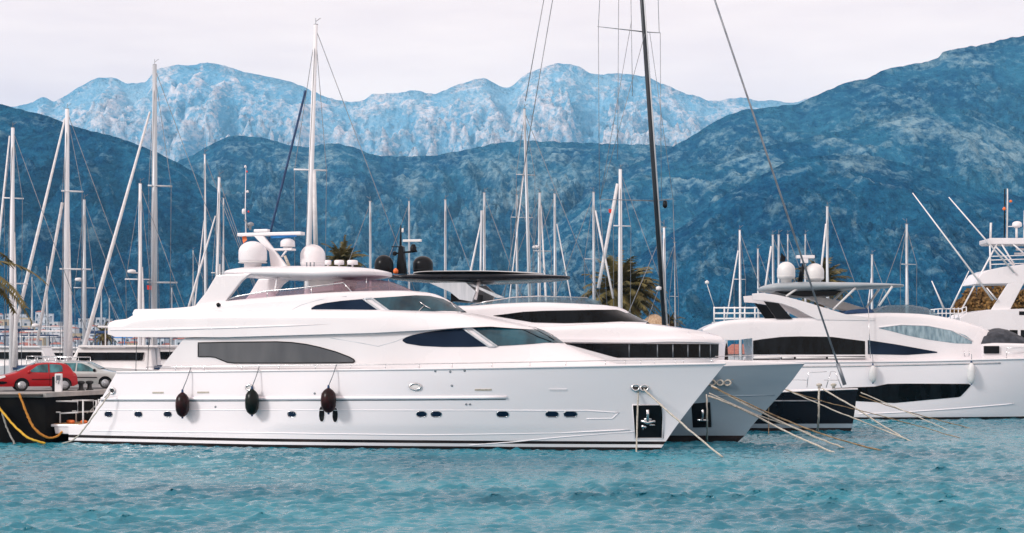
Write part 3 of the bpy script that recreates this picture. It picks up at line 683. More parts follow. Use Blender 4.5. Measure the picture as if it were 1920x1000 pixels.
    l5 = [(698, 560), (738, 589.5), (780, 587), (820, 584), (846, 583)]
    w5 = win('windscreen', C, u5, l5, 'teal_glass', root, off=.02, n=46, m=8, xf=C.xf)
    outline('frame', C, [(681, 560.5), (697, 559.5), (739, 590), (724, 590.5)], w4, 'alu', r=.05, off=.03)
    for segs in ((((782, 588), (797, 573)), ((797, 573), (788, 566)), ((797, 573), (808, 579))), (((858, 587), (868, 583)),), (((845, 567), (856, 578)),)):
        k = MB()
        for a, b in segs:
            q, v = fr.on(*a, C.side), fr.on(*b, C.side); k.tube([Vector((q.x, q.y - .1, q.z)), Vector((v.x, v.y - .1, v.z))], .022, 6)
        k.build('wiper', M['steel'], w5)
    k = MB(); q = [fr.on(a, b, C.side) for a, b in ((543, 583), (565, 572), (600, 562), (650, 556))]; k.tube([Vector((v.x, v.y + .005, v.z)) for v in q], .018, 6); k.build('panel_line', M['alu'], co)
    k = MB(); q = [fr.on(a, b, A.side) for a, b in ((620, 634), (680, 644), (709, 649.5), (740, 641), (775, 628))]; k.tube([Vector((v.x, v.y + .005, v.z)) for v in q], .018, 6); k.build('panel_line', M['alu'], ao)
    q = fr.on(410, 572, C.side); k = MB(); k.lathe([(.09, 0), (.11, .05), (.07, .1)], (0, 0, 0), 12, axis='y'); k.v = [(q.x + v[0], q.y - v[1], q.z + v[2]) for v in k.v]; k.build('flood_light', M['black'], co)
    # aft box on the flybridge deck
    k = MB(); a, b = fr.p(254, 581, -2.5), fr.p(330, 602, -2.5); k.box(((a.x + b.x) / 2, 0, (a.z + b.z) / 2), (b.x - a.x, 5.0, a.z - b.z)); k.build('aft_locker', M['white'], bo, bevel=.05)
    # ---------------- hard top with its supports
    tH = prof(fr, [(400, 513, -1.8), (425, 506.5, -1.8), (460, 502.5, -1.8), (520, 501, -1.8), (620, 501.5, -1.8), (670, 505, -1.8), (703, 512, -1.8)])
    bH = prof(fr, [(400, 516.5, -1.8), (425, 517.5, -1.8), (460, 520, -1.8), (540, 523.5, -1.8), (600, 524.5, -1.8), (660, 520, -1.8), (703, 515.5, -1.8)])
    m = MB(); slab(m, tH, bH, 2.35, 2.2, 2.8); hto = m.build('hard_top', M['white'], root)
    for sg in (-1, 1):
        k = MB(); prism(k, fr, [(365, 574), (386, 548), (405, 516), (470, 513), (452, 527), (418, 572)], sg * 2.3 - .12, sg * 2.3 + .12)
        if sg > 0:
            pts = [fr.p(a, b, -2.3) for a, b in [(365, 574), (386, 548), (405, 516), (470, 513), (452, 527), (418, 572)]]; k = MB(); k.poly_prism([(v.x, v.z) for v in pts], 2.2, 2.42)
        k.build('arch_leg', M['white'], root, bevel=.05)
    k = MB(); a, b = fr.p(520, 521, -1.9), fr.p(514, 557, -2.2); k.tube([a, b], .06, 8); k.tube([Vector((a.x, -a.y, a.z)), Vector((b.x, -b.y, b.z))], .06, 8); k.build('post', M['white'], root)
    k = MB(); pts = [fr.p(x, y, 0) for x, y in [(590, 523), (662, 520), (650, 546), (596, 550)]]; k.poly_prism([(v.x, v.z) for v in pts], -.9, .9); k.build('helm_console', M['offwhite'], root, bevel=.08)
    # flybridge screens
    k = MB(); px_patch(k, fr, C.side, [(422, 563), (440, 556), (500, 546), (545, 543), (600, 536), (640, 531), (655, 532)], [(422, 564), (440, 563), (500, 557), (545, 554), (600, 549.5), (655, 547)], off=-.25, n=40, m=2, th=0)
    fs = k.build('flybridge_screen', M['pink_glass'], root)
    Sc = House(prof(fr, [(655, 532), (680, 527), (705, 525), (730, 528), (755, 537), (775, 546)]), prof(fr, [(650, 549), (780, 549)]), 1.9, prof(fr, [(705, 525), (730, 528), (755, 537), (775, 546.5), (790, 560)]), fr.p(650, 540, 0).x, n=2, m=2, r=.05, camber=.02)
    k = MB(); Sc.build(k, nx=40, nv=4); k.build('bridge_windscreen', M['pink_glass'], root)
    k = MB()
    for sg in (1, -1):
        q = [fr.on(a, b, C.side) for a, b in ((422, 562.5), (440, 555.5), (500, 545), (545, 541.5), (600, 535), (640, 530))]; q = [Vector((v.x, sg * (v.y + .25), v.z)) for v in q]; k.tube(q, .035, 8)
        for (a, b), (c, d) in (((497, 545), (497, 556)), ((580, 537), (580, 551)), ((640, 530), (656, 546))):
            v, w_ = fr.on(a, b, C.side), fr.on(c, d, C.side); k.tube([Vector((v.x, sg * (v.y + .25), v.z)), Vector((w_.x, sg * (w_.y + .25), w_.z - .05))], .03, 6)
        v, w_ = fr.p(687, 519, -1.4), fr.p(687, 541, -1.5); k.tube([Vector((v.x, sg * v.y, v.z)), Vector((w_.x, sg * w_.y, w_.z))], .02, 6)
    k.build('handrail', M['steel'], fs)
    # ---------------- electronics on the hard top
    def dome(px0, px1, y0, y1, yl, foot=.1, name='satellite_dome', mat='white'):
        a, b = fr.p(px0, y1, yl), fr.p(px1, y0, yl); r = (b.x - a.x) / 2; k = MB(); k.lathe(dome_prof(r, b.z - a.z, foot * (b.z - a.z)), ((a.x + b.x) / 2, yl, a.z), 28)
        o = k.build(name, M[mat], root); k = MB(); z = a.z + (b.z - a.z) * .2; k.lathe([(r * 1.005, z), (r * 1.012, z + .02), (r * 1.005, z + .04)], ((a.x + b.x) / 2, yl, 0), 28); k.build('seam', M['offwhite'], o)
    dome(450, 498, 452, 504, -.8, .2); dome(565, 608, 458, 504, .9, .06)
    dome(527, 552, 447, 467, 0, .15)
    k = MB()
    leg = [(508, 504), (541, 504), (515, 470), (494, 443), (476, 443), (504, 472)]
    for y0 in (-.28, .12): prism(k, fr, leg, y0, y0 + .16)
    pts = [fr.p(x, y, 0) for x, y in leg]; 
    mo = k.build('radar_mast', M['white'], root, bevel=.02)
    k = MB(); a, b = fr.p(449, 441), fr.p(568, 438); k.box(((a.x + b.x) / 2, 0, (a.z + b.z) / 2), (b.x - a.x, .5, .16)); k.box((fr.p(491, 433).x, 0, fr.p(491, 433).z), (.75, .3, .14)); k.build('crossbar', M['white'], mo, bevel=.03)
    k = MB(); a, b = fr.p(509, 443), fr.p(555, 440); k.tube([a, a.lerp(b, .5) + Vector((0, 0, -.02)), b], .11, 10); k.build('radar_cover', M['blue_cover'], mo)
    k = MB(); a, b = fr.p(508, 469), fr.p(551, 470); k.box(((a.x + b.x) / 2, 0, a.z), (b.x - a.x, .5, .1)); k.build('dome_shelf', M['white'], mo, bevel=.02)
    k = MB(); k.tube([fr.p(537, 470, -.2), fr.p(528, 482, -.2)], .05, 6); k.build('shelf_strut', M['white'], mo); k = MB(); k.tube([fr.p(534, 480, -.3), fr.p(542, 499, -.3)], .07, 6); k.build('furled_pennant', M['rope'], mo)
    k = MB(); a = fr.p(453, 440); k.add([a + Vector((0, 0, 0)), a + Vector((.1, -.03, -.45)), a + Vector((.32, -.05, -.28)), a + Vector((.22, 0, .0))], [(0, 1, 2, 3)]); k.add([a + Vector((0, .02, 0)), a + Vector((.1, -.01, -.45)), a + Vector((.32, -.03, -.28)), a + Vector((.22, .02, .0))], [(3, 2, 1, 0)]); k.build('flag', M['orange'], mo)
    k = MB(); a = fr.p(461, 437); k.tube([a, fr.p(460, 390), fr.p(461, 313)], [.035, .025, .012], 6); k.lathe([(.02, 0), (.09, .03), (.09, .22), (.05, .27)], fr.p(457, 402), 10); k.lathe([(.02, 0), (.07, .02), (.07, .1), (.02, .13)], fr.p(464, 362), 8); k.lathe([(.02, 0), (.07, .02), (.05, .1), (.02, .13)], fr.p(460, 315), 8); k.build('antenna', M['white'], mo)
    k = MB(); k.lathe([(.02, 0), (.05, .05), (.02, .1)], fr.p(463, 324), 8); k.lathe([(.02, 0), (.05, .05), (.02, .1)], fr.p(466, 399), 8); k.build('navigation_light', M['red_flag'], mo)
    k = MB(); k.tube([fr.p(469, 432), fr.p(470, 418)], .06, 6); k.lathe([(.03, 0), (.16, .05), (.16, .16), (.05, .22)], fr.p(470, 425), 10); k.tube([fr.p(459, 412), fr.p(466, 428)], .05, 6); k.build('search_light', M['wire'], mo)
    k = MB()
    for x, w_ in ((615, .16), (636, .24), (661, .26)):
        c = fr.p(x, 501, -.6); k = MB(); k.lathe([(.05, -.1), (.05, .1), (w_, .12), (w_, .3), (w_ * .8, .33)], c, 12); k.build('horn', M['white'], root)
    k = MB()
    for x in (575, 582, 589): k = MB(); k.tube([fr.p(x, 502, -1.3), fr.p(x, 492, -1.3)], .035, 6); k.build('small_antenna', M['wire'], root)

    # low rail along the side deck
    k = MB(); base = []
    for e in (hull.edge, hull.edge2):
        L = [Vector(e[0])]
        for p in e:
            if (Vector(p) - L[-1]).length > 1.55 and p[0] > 2.4: L.append(Vector(p) + Vector((0, .08 * (1 if p[1] < 0 else -1), 0)))
        rail(k, L[1:], .24, .022)
    k.build('deck_rail', M['steel'], root)
    return fr, hull, A
MY, MYH, MYA = main_yacht()
def hull_pt(px, py, off=.0):
    q = MY.on(px, py, MYH.side); return MY.w((q.x, -(MYH.side(q.x, q.z) + off), q.z))
for i, (tx, ty, bx, by, ax, ay, r, mt, lab) in enumerate((
        (350, 735, 350, 782, 359, 690, .33, 'maroon', 'dark red sausage fender hanging nearest the stern on the big white yacht'),
        (481, 729, 479, 778, 487, 688, .33, 'dgreen', 'dark green fender hanging between the two red fenders on the white yacht side'),
        (624, 727, 622, 774, 632, 684, .36, 'maroon', 'dark red fender hanging over the two black vent slots of the white yacht'))):
    if i == 0:
        M['maroon'] = noisy('dark_red_fender_skin', (.003, .0015, .002), (.028, .0025, .004), 3, .3); M['dgreen'] = noisy('dark_green_fender_skin', (.001, .002, .002), (.003, .009, .006), 3, .3)
        for _k in ('maroon', 'dgreen'): M[_k].node_tree.nodes['Principled BSDF'].inputs['Specular IOR Level'].default_value = .2
    t, b = hull_pt(tx, ty, .42), hull_pt(bx, by, .40); a = hull_pt(ax, ay, .06)
    t.x = (t.x + b.x) / 2; b.x = t.x; b.y = t.y = min(t.y, b.y)
    fender('fender', t, b, r, M[mt], lab, a, 'fenders hung along the big white yacht')
# ============================================================ second motor yacht: grey hull, black hard top
def pane(fr, side, up, lo, mat, root, name='window', **kw):
    k = MB(); px_patch(k, fr, side, up, lo, **kw); return k.build(name, M[mat], root)
def dome_at(fr, root, px0, px1, y0, y1, yl, foot, mat, name='satellite_dome', seam='offwhite'):
    a, b = fr.p(px0, y1, yl), fr.p(px1, y0, yl); r = (b.x - a.x) / 2; k = MB(); k.lathe(dome_prof(r, b.z - a.z, foot * (b.z - a.z)), ((a.x + b.x) / 2, yl, a.z), 28)
    o = k.build(name, M[mat], root); k = MB(); z = a.z + (b.z - a.z) * (foot + .12); k.lathe([(r * 1.005, z), (r * 1.014, z + .02), (r * 1.005, z + .05)], ((a.x + b.x) / 2, yl, 0), 28); k.build('seam', M[seam], o)
def grey_yacht():
    th = RAD(15); bx, by = 550 * 75.6 / F, 75.6; L = 31.
    fr = Frame(bx - L * math.cos(th), by + L * math.sin(th), th)
    root = fr.root('motor_yacht', 'grey-hulled motor yacht with black hard top behind the largest yacht', 'yacht')
    tr = [(-.7, 0), (5, .6)]; q = fr.p(1386, 826)
    st = [(-.7, q.x - .8), (0, q.x), (1, fr.p(1416, 794).x), (2, fr.p(1450, 758).x), (3, fr.p(1483, 718).x), (3.95, L), (5, L + 1)]
    hull = Hull(tr, st, [(0, 3.5), (15, 3.6), (25, 3.75), (L, fr.p(1510, 682).z)], 3.4, um=.42, nd=2.8, uw=.25, nw=1.5, flare=.85)
    m = MB(); hull.build(m, low=((-.7, 0), (.32, 1)), mats_up=1, deck_mi=2, nup=16, nx=70); ho = m.build('hull', [M['antifoul'], M['grey_hull'], M['white']], root, angle=40)
    S = hull.side
    k = MB()                                              # white bulwark band above the grey topsides
    for e, sg in ((hull.edge, 1), (hull.edge2, -1)):
        e = [Vector(p) for p in e if p[0] > 2]; hgt = lambda x: .3 * min(1, max(.02, (L + .2 - x) / 4))
        k.grid([[Vector((p.x, p.y, p.z)), Vector((p.x, p.y + .0 * sg, p.z + hgt(p.x) * .7)), Vector((p.x, p.y + .03 * sg, p.z + hgt(p.x))), Vector((p.x, p.y + .14 * sg, p.z + hgt(p.x))), Vector((p.x, p.y + .16 * sg, p.z))] for p in e], flip=sg < 0)
    k.build('bulwark', M['white'], ho)
    pane(fr, S, [(1296, 757), (1336, 754)], [(1296, 802), (1334, 801)], 'black', root, 'anchor_pocket', off=.015, n=8, m=5)
    k = MB()
    for a, b in (((1318, 768), (1318, 788)), ((1308, 788), (1328, 788))):
        u, v = fr.on(*a, S), fr.on(*b, S); k.tube([Vector((u.x, u.y - .08, u.z)), Vector((v.x, v.y - .08, v.z))], .06, 8)
    k.build('anchor', M['steel'], root)
    k = MB(); c = fr.on(1350, 718, S)
    for i, dx in enumerate((-.38, 0, .35)):
        R = [Vector((c.x + dx + .17 * math.cos(t * .524), -S(c.x + dx, c.z) - .04, c.z + .13 * math.sin(t * .524))) for t in range(12)]
        k.tube(R, .05, 6, closed=True)
    k.tube([Vector((c.x - .6, c.y - .03, c.z + .15)), Vector((c.x + .62, -S(c.x + .6, c.z) - .03, c.z + .17))], .05, 6); k.build('fairlead', M['rope'], root)
    k = MB(); u = [fr.on(a, b, S) for a, b in ((1340, 742), (1400, 742), (1452, 741))]; k.tube([Vector((v.x, v.y, v.z)) for v in u], .025, 6); k.build('moulding', M['grey_hull'], ho)
    # lower deckhouse with the black window band
    topL = prof(fr, [(700, 612, -3), (1010, 611, -3), (1150, 606, -3), (1205, 607, -3), (1235, 611, -2.8), (1270, 616, -2.6), (1320, 624, -2.2), (1350, 633, -1), (1362, 643, 0)])
    botL = [(0, 3.4), (40, 3.4)]; nose = prof(fr, [(1330, 626), (1350, 632), (1362, 640), (1364, 660), (1366, 690)])
    Hs = House(topL, botL, 3.0, nose, fr.p(1230, 640, -3).x, n=2.6, m=2, r=.3, camber=.03)
    m = MB(); Hs.build(m, nx=80); m.build('saloon_deckhouse', M['white'], root, angle=50)
    k = MB()
    up = on_list(fr, Hs.side, [(880, 636), (1070, 641), (1200, 642), (1255, 640), (1310, 641), (1350, 643)]); 
    patch(k, lambda x, z: Hs.side(x, z) + .12, [(x, z + .12) for x, z in up], [(x, z - .02) for x, z in up], off=.03, n=50, m=2, th=.25); k.build('window_eyebrow', M['white'], root)
    w = pane(fr, Hs.side, [(880, 644), (1065, 644), (1200, 645), (1300, 645), (1347, 645.5)], [(880, 645), (1065, 646), (1156, 671), (1200, 671), (1347, 671)], 'tint_black', root, 'saloon_window', off=.02, n=60, m=4)
    k = MB()
    for x in (1180, 1233, 1262, 1290, 1312, 1332): u, v = fr.on(x, 646, Hs.side), fr.on(x, 670, Hs.side); k.tube([Vector((u.x, u.y - .03, u.z)), Vector((v.x, v.y - .03, v.z))], .03, 6)
    k.build('glazing_bar', M['wire'], w)
    # upper deckhouse
    topU = prof(fr, [(760, 575, -2.6), (880, 573, -2.6), (940, 569, -2.6), (1000, 567, -2.6), (1100, 570, -2.5), (1140, 573, -1.8), (1165, 580, -1)]) + prof(fr, [(1185, 590), (1215, 603)])
    noseU = prof(fr, [(1100, 569), (1140, 573), (1168, 581), (1185, 590), (1212, 603), (1230, 612)])
    HU = House(topU, [(0, fr.p(1000, 612, -2.6).z - .2), (40, fr.p(1000, 612, -2.6).z - .2)], 2.7, noseU, fr.p(1020, 590, -2.7).x, n=2.2, m=2, r=.25, camber=.03)
    m = MB(); HU.build(m, nx=80); m.build('wheelhouse', M['white'], root, angle=50)
    pane(fr, HU.side, [(925, 592), (950, 589), (980, 585), (1020, 583), (1080, 582), (1140, 581.5), (1158, 581.5), (1172, 587)], [(925, 592.5), (970, 600), (1000, 605), (1060, 606.5), (1130, 605), (1172, 603)], 'tint_black', root, 'wheelhouse_window', off=.02, n=50, m=4, xf=HU.xf)
    k = MB(); px_patch(k, fr, HU.side, [(880, 573), (910, 566), (960, 558), (1010, 556), (1100, 559), (1125, 565)], [(880, 577), (910, 571), (960, 568), (1010, 567), (1100, 569), (1125, 571)], off=-.2, n=30, m=2, th=0, xf=HU.xf); k.build('flybridge_screen', M['clear_glass'], root)
    k = MB(); u = [fr.on(a, b, HU.side) for a, b in ((880, 572), (910, 565.5), (960, 557.5), (1010, 555.5), (1100, 558.5))]; k.tube([Vector((v.x, v.y + .2, v.z)) for v in u], .035, 6); k.build('screen_rail', M['steel'], root)
    # black hard top and supports
    tH = prof(fr, [(712, 517, -1.8), (760, 514, -1.8), (810, 511.5, -1.8), (900, 511, -1.8), (1000, 514, -1.8), (1053, 516.5, -1.8)]); bH = prof(fr, [(712, 521, -1.8), (740, 525, -1.8), (830, 530, -1.8), (900, 530, -1.8), (1000, 525.5, -1.8), (1053, 521, -1.8)])
    m = MB(); slab(m, tH, bH, 2.3, 1.5, 3.5, flat=.4); m.build('hard_top', M['dark_hull'], root)
    m = MB(); slab(m, [(x, z + .09) for x, z in tH[1:-1]], [(x, z + .02) for x, z in tH[1:-1]], 2.1, 1.5, 2.5, flat=.4); m.build('roof_panel', M['offwhite'], root)
    for pts, y0, y1, mt, nm in (([(806, 531), (874, 530), (893, 547), (886, 566), (862, 562), (845, 548)], -2.0, -1.8, 'alu', 'arch_leg'), ([(806, 531), (874, 530), (893, 547), (886, 566), (862, 562), (845, 548)], 1.7, 1.9, 'alu', 'arch_leg'), ([(874, 532), (883, 532), (945, 558), (930, 559)], -1.75, -1.6, 'alu', 'brace')):
        pp = [fr.p(a, b, -1.9) for a, b in pts]; k = MB(); k.poly_prism([(v.x, v.z) for v in pp], y0, y1); k.build(nm, M[mt], root, bevel=.02)
    k = MB(); k.tube([fr.p(898, 528, -1.6), fr.p(891, 562, -1.9)], .09, 8); k.build('post', M['white'], root)
    k = MB(); a, b = fr.p(850, 551, -.8), fr.p(885, 566, -.8); k.box(((a.x + b.x) / 2, 0, (a.z + b.z) / 2), (b.x - a.x, 2.6, a.z - b.z)); k.build('helm_console', M['black'], root, bevel=.05)
    dome_at(fr, root, 703, 737, 478, 517, -.6, .05, 'black', seam='black'); dome_at(fr, root, 775, 811, 480, 513, .7, .05, 'black', seam='black')
    k = MB(); pp = [fr.p(a, b) for a, b in ((744, 514), (762, 514), (757, 463), (753, 460), (749, 463))]; k.poly_prism([(v.x, v.z) for v in pp], -.15, .15)
    k.tube([fr.p(751, 464), fr.p(751.5, 440), fr.p(751.5, 422)], [.07, .05, .03], 6); k.tube([fr.p(734, 463), fr.p(756, 463)], .03, 5); k.tube([fr.p(738, 477), fr.p(752, 474)], .05, 5); k.tube([fr.p(755, 474), fr.p(782, 471)], .06, 6); k.lathe([(.05, 0), (.17, .05), (.17, .25), (.1, .4), (.05, .42)], fr.p(775, 473), 12); k.lathe([(.05, 0), (.12, .05), (.12, .2), (.03, .25)], fr.p(740, 480), 10)
    mo = k.build('radar_mast', M['black'], root, bevel=.01)
    k = MB(); a, b = fr.p(756, 454), fr.p(790, 449); k.box(((a.x + b.x) / 2, 0, (a.z + b.z) / 2), (b.x - a.x, .2, .13)); k.build('radar_scanner', M['offwhite'], mo, bevel=.02)
    k = MB(); k.lathe([(.02, 0), (.13, .05), (.14, .2), (.04, .3)], fr.p(742, 514, -1), 10); k.build('lamp', M['orange'], mo)
    k = MB(); k.lathe([(.03, 0), (.06, .02), (.06, .2), (.02, .22)], fr.p(755, 436), 8); k.build('navigation_light', M['offwhite'], mo)
    # bow rail
    k = MB(); L2 = []
    for p in hull.edge:
        if p[0] > 21 and (not L2 or (Vector(p) - L2[-1]).length > 1.6): L2.append(Vector(p) + Vector((0, .1, .2)))
    rail(k, L2, .28, .02); k.build('bow_rail', M['steel'], root)
    return fr, S
GY, GYS = grey_yacht()

# ============================================================ black-hulled sailing yacht with the tall dark mast
def black_sail_yacht():
    th = RAD(12); bx, by = (1608 - 960) * 86.5 / F, 86.5; L = 27.
    fr = Frame(bx - L * math.cos(th), by + L * math.sin(th), th)
    root = fr.root('sailing_yacht', 'black-hulled sailing yacht with tall dark mast and white deck edge', 'sailing yacht')
    q = fr.p(1608, 731); zd = q.z; x0 = fr.p(1596, 808).x
    hull = Hull([(-.7, .8), (3, 0)], [(-.7, x0 - .3), (0, x0), (1, x0 + (L - x0) * .5), (zd, L), (zd + 1, L + .3)], [(0, 1.9), (12, 1.9), (L, zd)], 2.9, um=.45, nd=1.9, uw=.42, nw=1.5, bw=.9, flare=1., sternw=.75)
    m = MB(); hull.build(m, low=((-.7, 0), (.18, 1), (.42, 2)), mats_up=2, deck_mi=1, nup=10, nx=60); ho = m.build('hull', [M['antifoul'], M['grey_hull'], M['dark_hull']], root, angle=40)
    S = hull.side
    k = MB(); k.tube([Vector(p) + Vector((0, 0, .04)) for p in hull.edge], .055, 8, flat=.8); k.tube([Vector(p) + Vector((0, 0, .04)) for p in hull.edge2], .055, 8, flat=.8); k.build('toe_rail', M['white'], ho)
    k = MB(); u = [fr.on(a, 752, S) for a in (1380, 1440, 1500, 1540)]; k.tube([Vector((v.x, v.y, v.z)) for v in u], .09, 6, flat=.6); k.build('cove_stripe', M['wire'], ho)
    Hd = House([(6, 2.1), (7, 2.65), (13, 2.75), (17, 2.5), (20, 2.0)], [(6, 1.75), (20, 1.85)], 1.7, [(2.75, 14), (2.5, 17), (2.0, 20), (1.8, 20.5)], 12, n=2, m=2, r=.25)
    k = MB(); Hd.build(k, nx=40); k.build('coachroof', M['white'], root, angle=50)
    # mast: from the deck through what the photograph shows and on beyond its top edge
    mb_ = fr.p(1247.5, 640); mt = fr.p(1203.5, 0); d = (mt - mb_) / (mt.z - mb_.z); base = mb_ + d * (2.4 - mb_.z); top = mt + d * (40.5 - mt.z)
    k = MB(); k.tube([base, base.lerp(top, .5), top], [.21, .2, .13], 14, flat=.62 / 1.); mo = k.build('mast', M['carbon'], root)
    k = MB(); k.tube([base + Vector((.17, -.12, .5)), top + Vector((.11, -.08, 0))], .045, 6); k.build('sail_track', M['alu'], mo)
    for (x0_, y0_), (x1_, y1_), (x2, y2) in (((1120, 50), (1207, 60), (1238, 62)), ((1125, 374), (1230, 377), (1262, 373))):
        c = fr.p(x1_, y1_); l, r = fr.p(x0_, y0_), fr.p(x2, y2); 
        l = Vector((c.x - 1.3, -2.9, l.z)); px_l = fr.w(l)
        k = MB(); a = fr.p(x0_, y0_, -.6); k.tube([a, c], [.035, .07], 8, flat=.5); k.build('spreader', M['wire'], mo); k = MB(); k.tube([fr.p(x2, y2, .6), c], [.035, .07], 8, flat=.5); k.build('spreader', M['wire'], mo)
    k = MB(); k.lathe([(.05, 0), (.16, .04), (.16, .2), (.05, .25)], fr.p(1235, 545, -.3), 10); k.build('deck_light', M['offwhite'], mo)
    k = MB(); c = fr.p(1238, 385); k.lathe([(.05, 0), (.14, .1), (.12, .4), (.04, .45)], c + Vector((.3, -.2, -.2)), 10); k.build('radar', M['black'], mo)
    k = MB(); bo = base + Vector((-.3, 0, 1.4)); k.tube([bo, bo + Vector((-9, 0, .3))], .2, 10); bmo = k.build('boom', M['carbon'], root)
    k = MB(); k.tube([bo + Vector((-.3, 0, .25)), bo + Vector((-4, 0, .42)), bo + Vector((-8.6, 0, .5))], [.3, .26, .16], 10); k.build('furled_mainsail', M['navy'], bmo)
    bow = Vector((fr.p(1584, 722).x, 0, fr.p(1584, 722).z)); k = MB(); a = fr.p(1340, 0); dd = (a - bow) / (a.z - bow.z); up = bow + dd * (39.5 - bow.z)
    k.tube([bow, up], [.055, .055], 8); k.tube([bow, bow + dd * 1.2], .11, 8); k.build('forestay', M['wire'], root)
    k = MB()
    for pa, pb in (((1122, 50), (1124, 374)), ((1122, 50), (1134, -200)), ((1238, 62), (1240, 373)), ((1262, 373), (1268, 600)), ((1125, 374), (1140, 600)), ((1125, 374), (1209, 64)), ((1236, 62), (1228, -180)), ((1160, 0), (1158, 300)), ((1183, 0), (1186, 180)), ((1125, 374), (1184, 40)), ((1262, 373), (1218, 60))):
        k.tube([fr.p(*pa, -.5), fr.p(*pb, -.5)], .017, 5)
    for pa, pb in (((1043, -40), (985, 300)), ((985, 300), (965, 430)), ((1027, -40), (985, 190)), ((965, 430), (945, 560))): k.tube([fr.p(*pa, 0), fr.p(*pb, 0)], .026, 5)
    k.build('rigging', M['wire'], root)
    k = MB()                                              # pulpit
    e = [Vector(p) for p in hull.edge if p[0] > 22.5]; 
    a0 = [fr.p(a, b, -.9) for a, b in ((1513, 727), (1516, 699), (1550, 697))]; k.tube(a0, .025, 6); a1 = [fr.p(a, b, -.7) for a, b in ((1549, 727), (1558, 697), (1566, 697), (1578, 727))]; k.tube(a1, .025, 6); k.tube([fr.p(1545, 713, -.7), fr.p(1574, 713, -.7)], .02, 6); k.tube([fr.p(1470, 712, -1.6), fr.p(1513, 713, -.9)], .015, 5); k.tube([fr.p(1470, 726, -1.6), fr.p(1471, 700, -1.6)], .02, 5)
    k.build('pulpit', M['steel'], root)
    for x in (1536, 1563):
        k = MB(); c = fr.p(x, 727, -.5); k.lathe([(.1, -.05), (.07, .05), (.16, .1), (.16, .2), (.05, .24)], c, 12); k.build('windlass', M['rope'], root)
    return fr, S
M['carbon'] = noisy('dark_carbon_mast', (.010, .016, .024), (.035, .045, .055), 1.2, .3, .3, stretch=(4, 4, .2))
BS, BSS = black_sail_yacht()

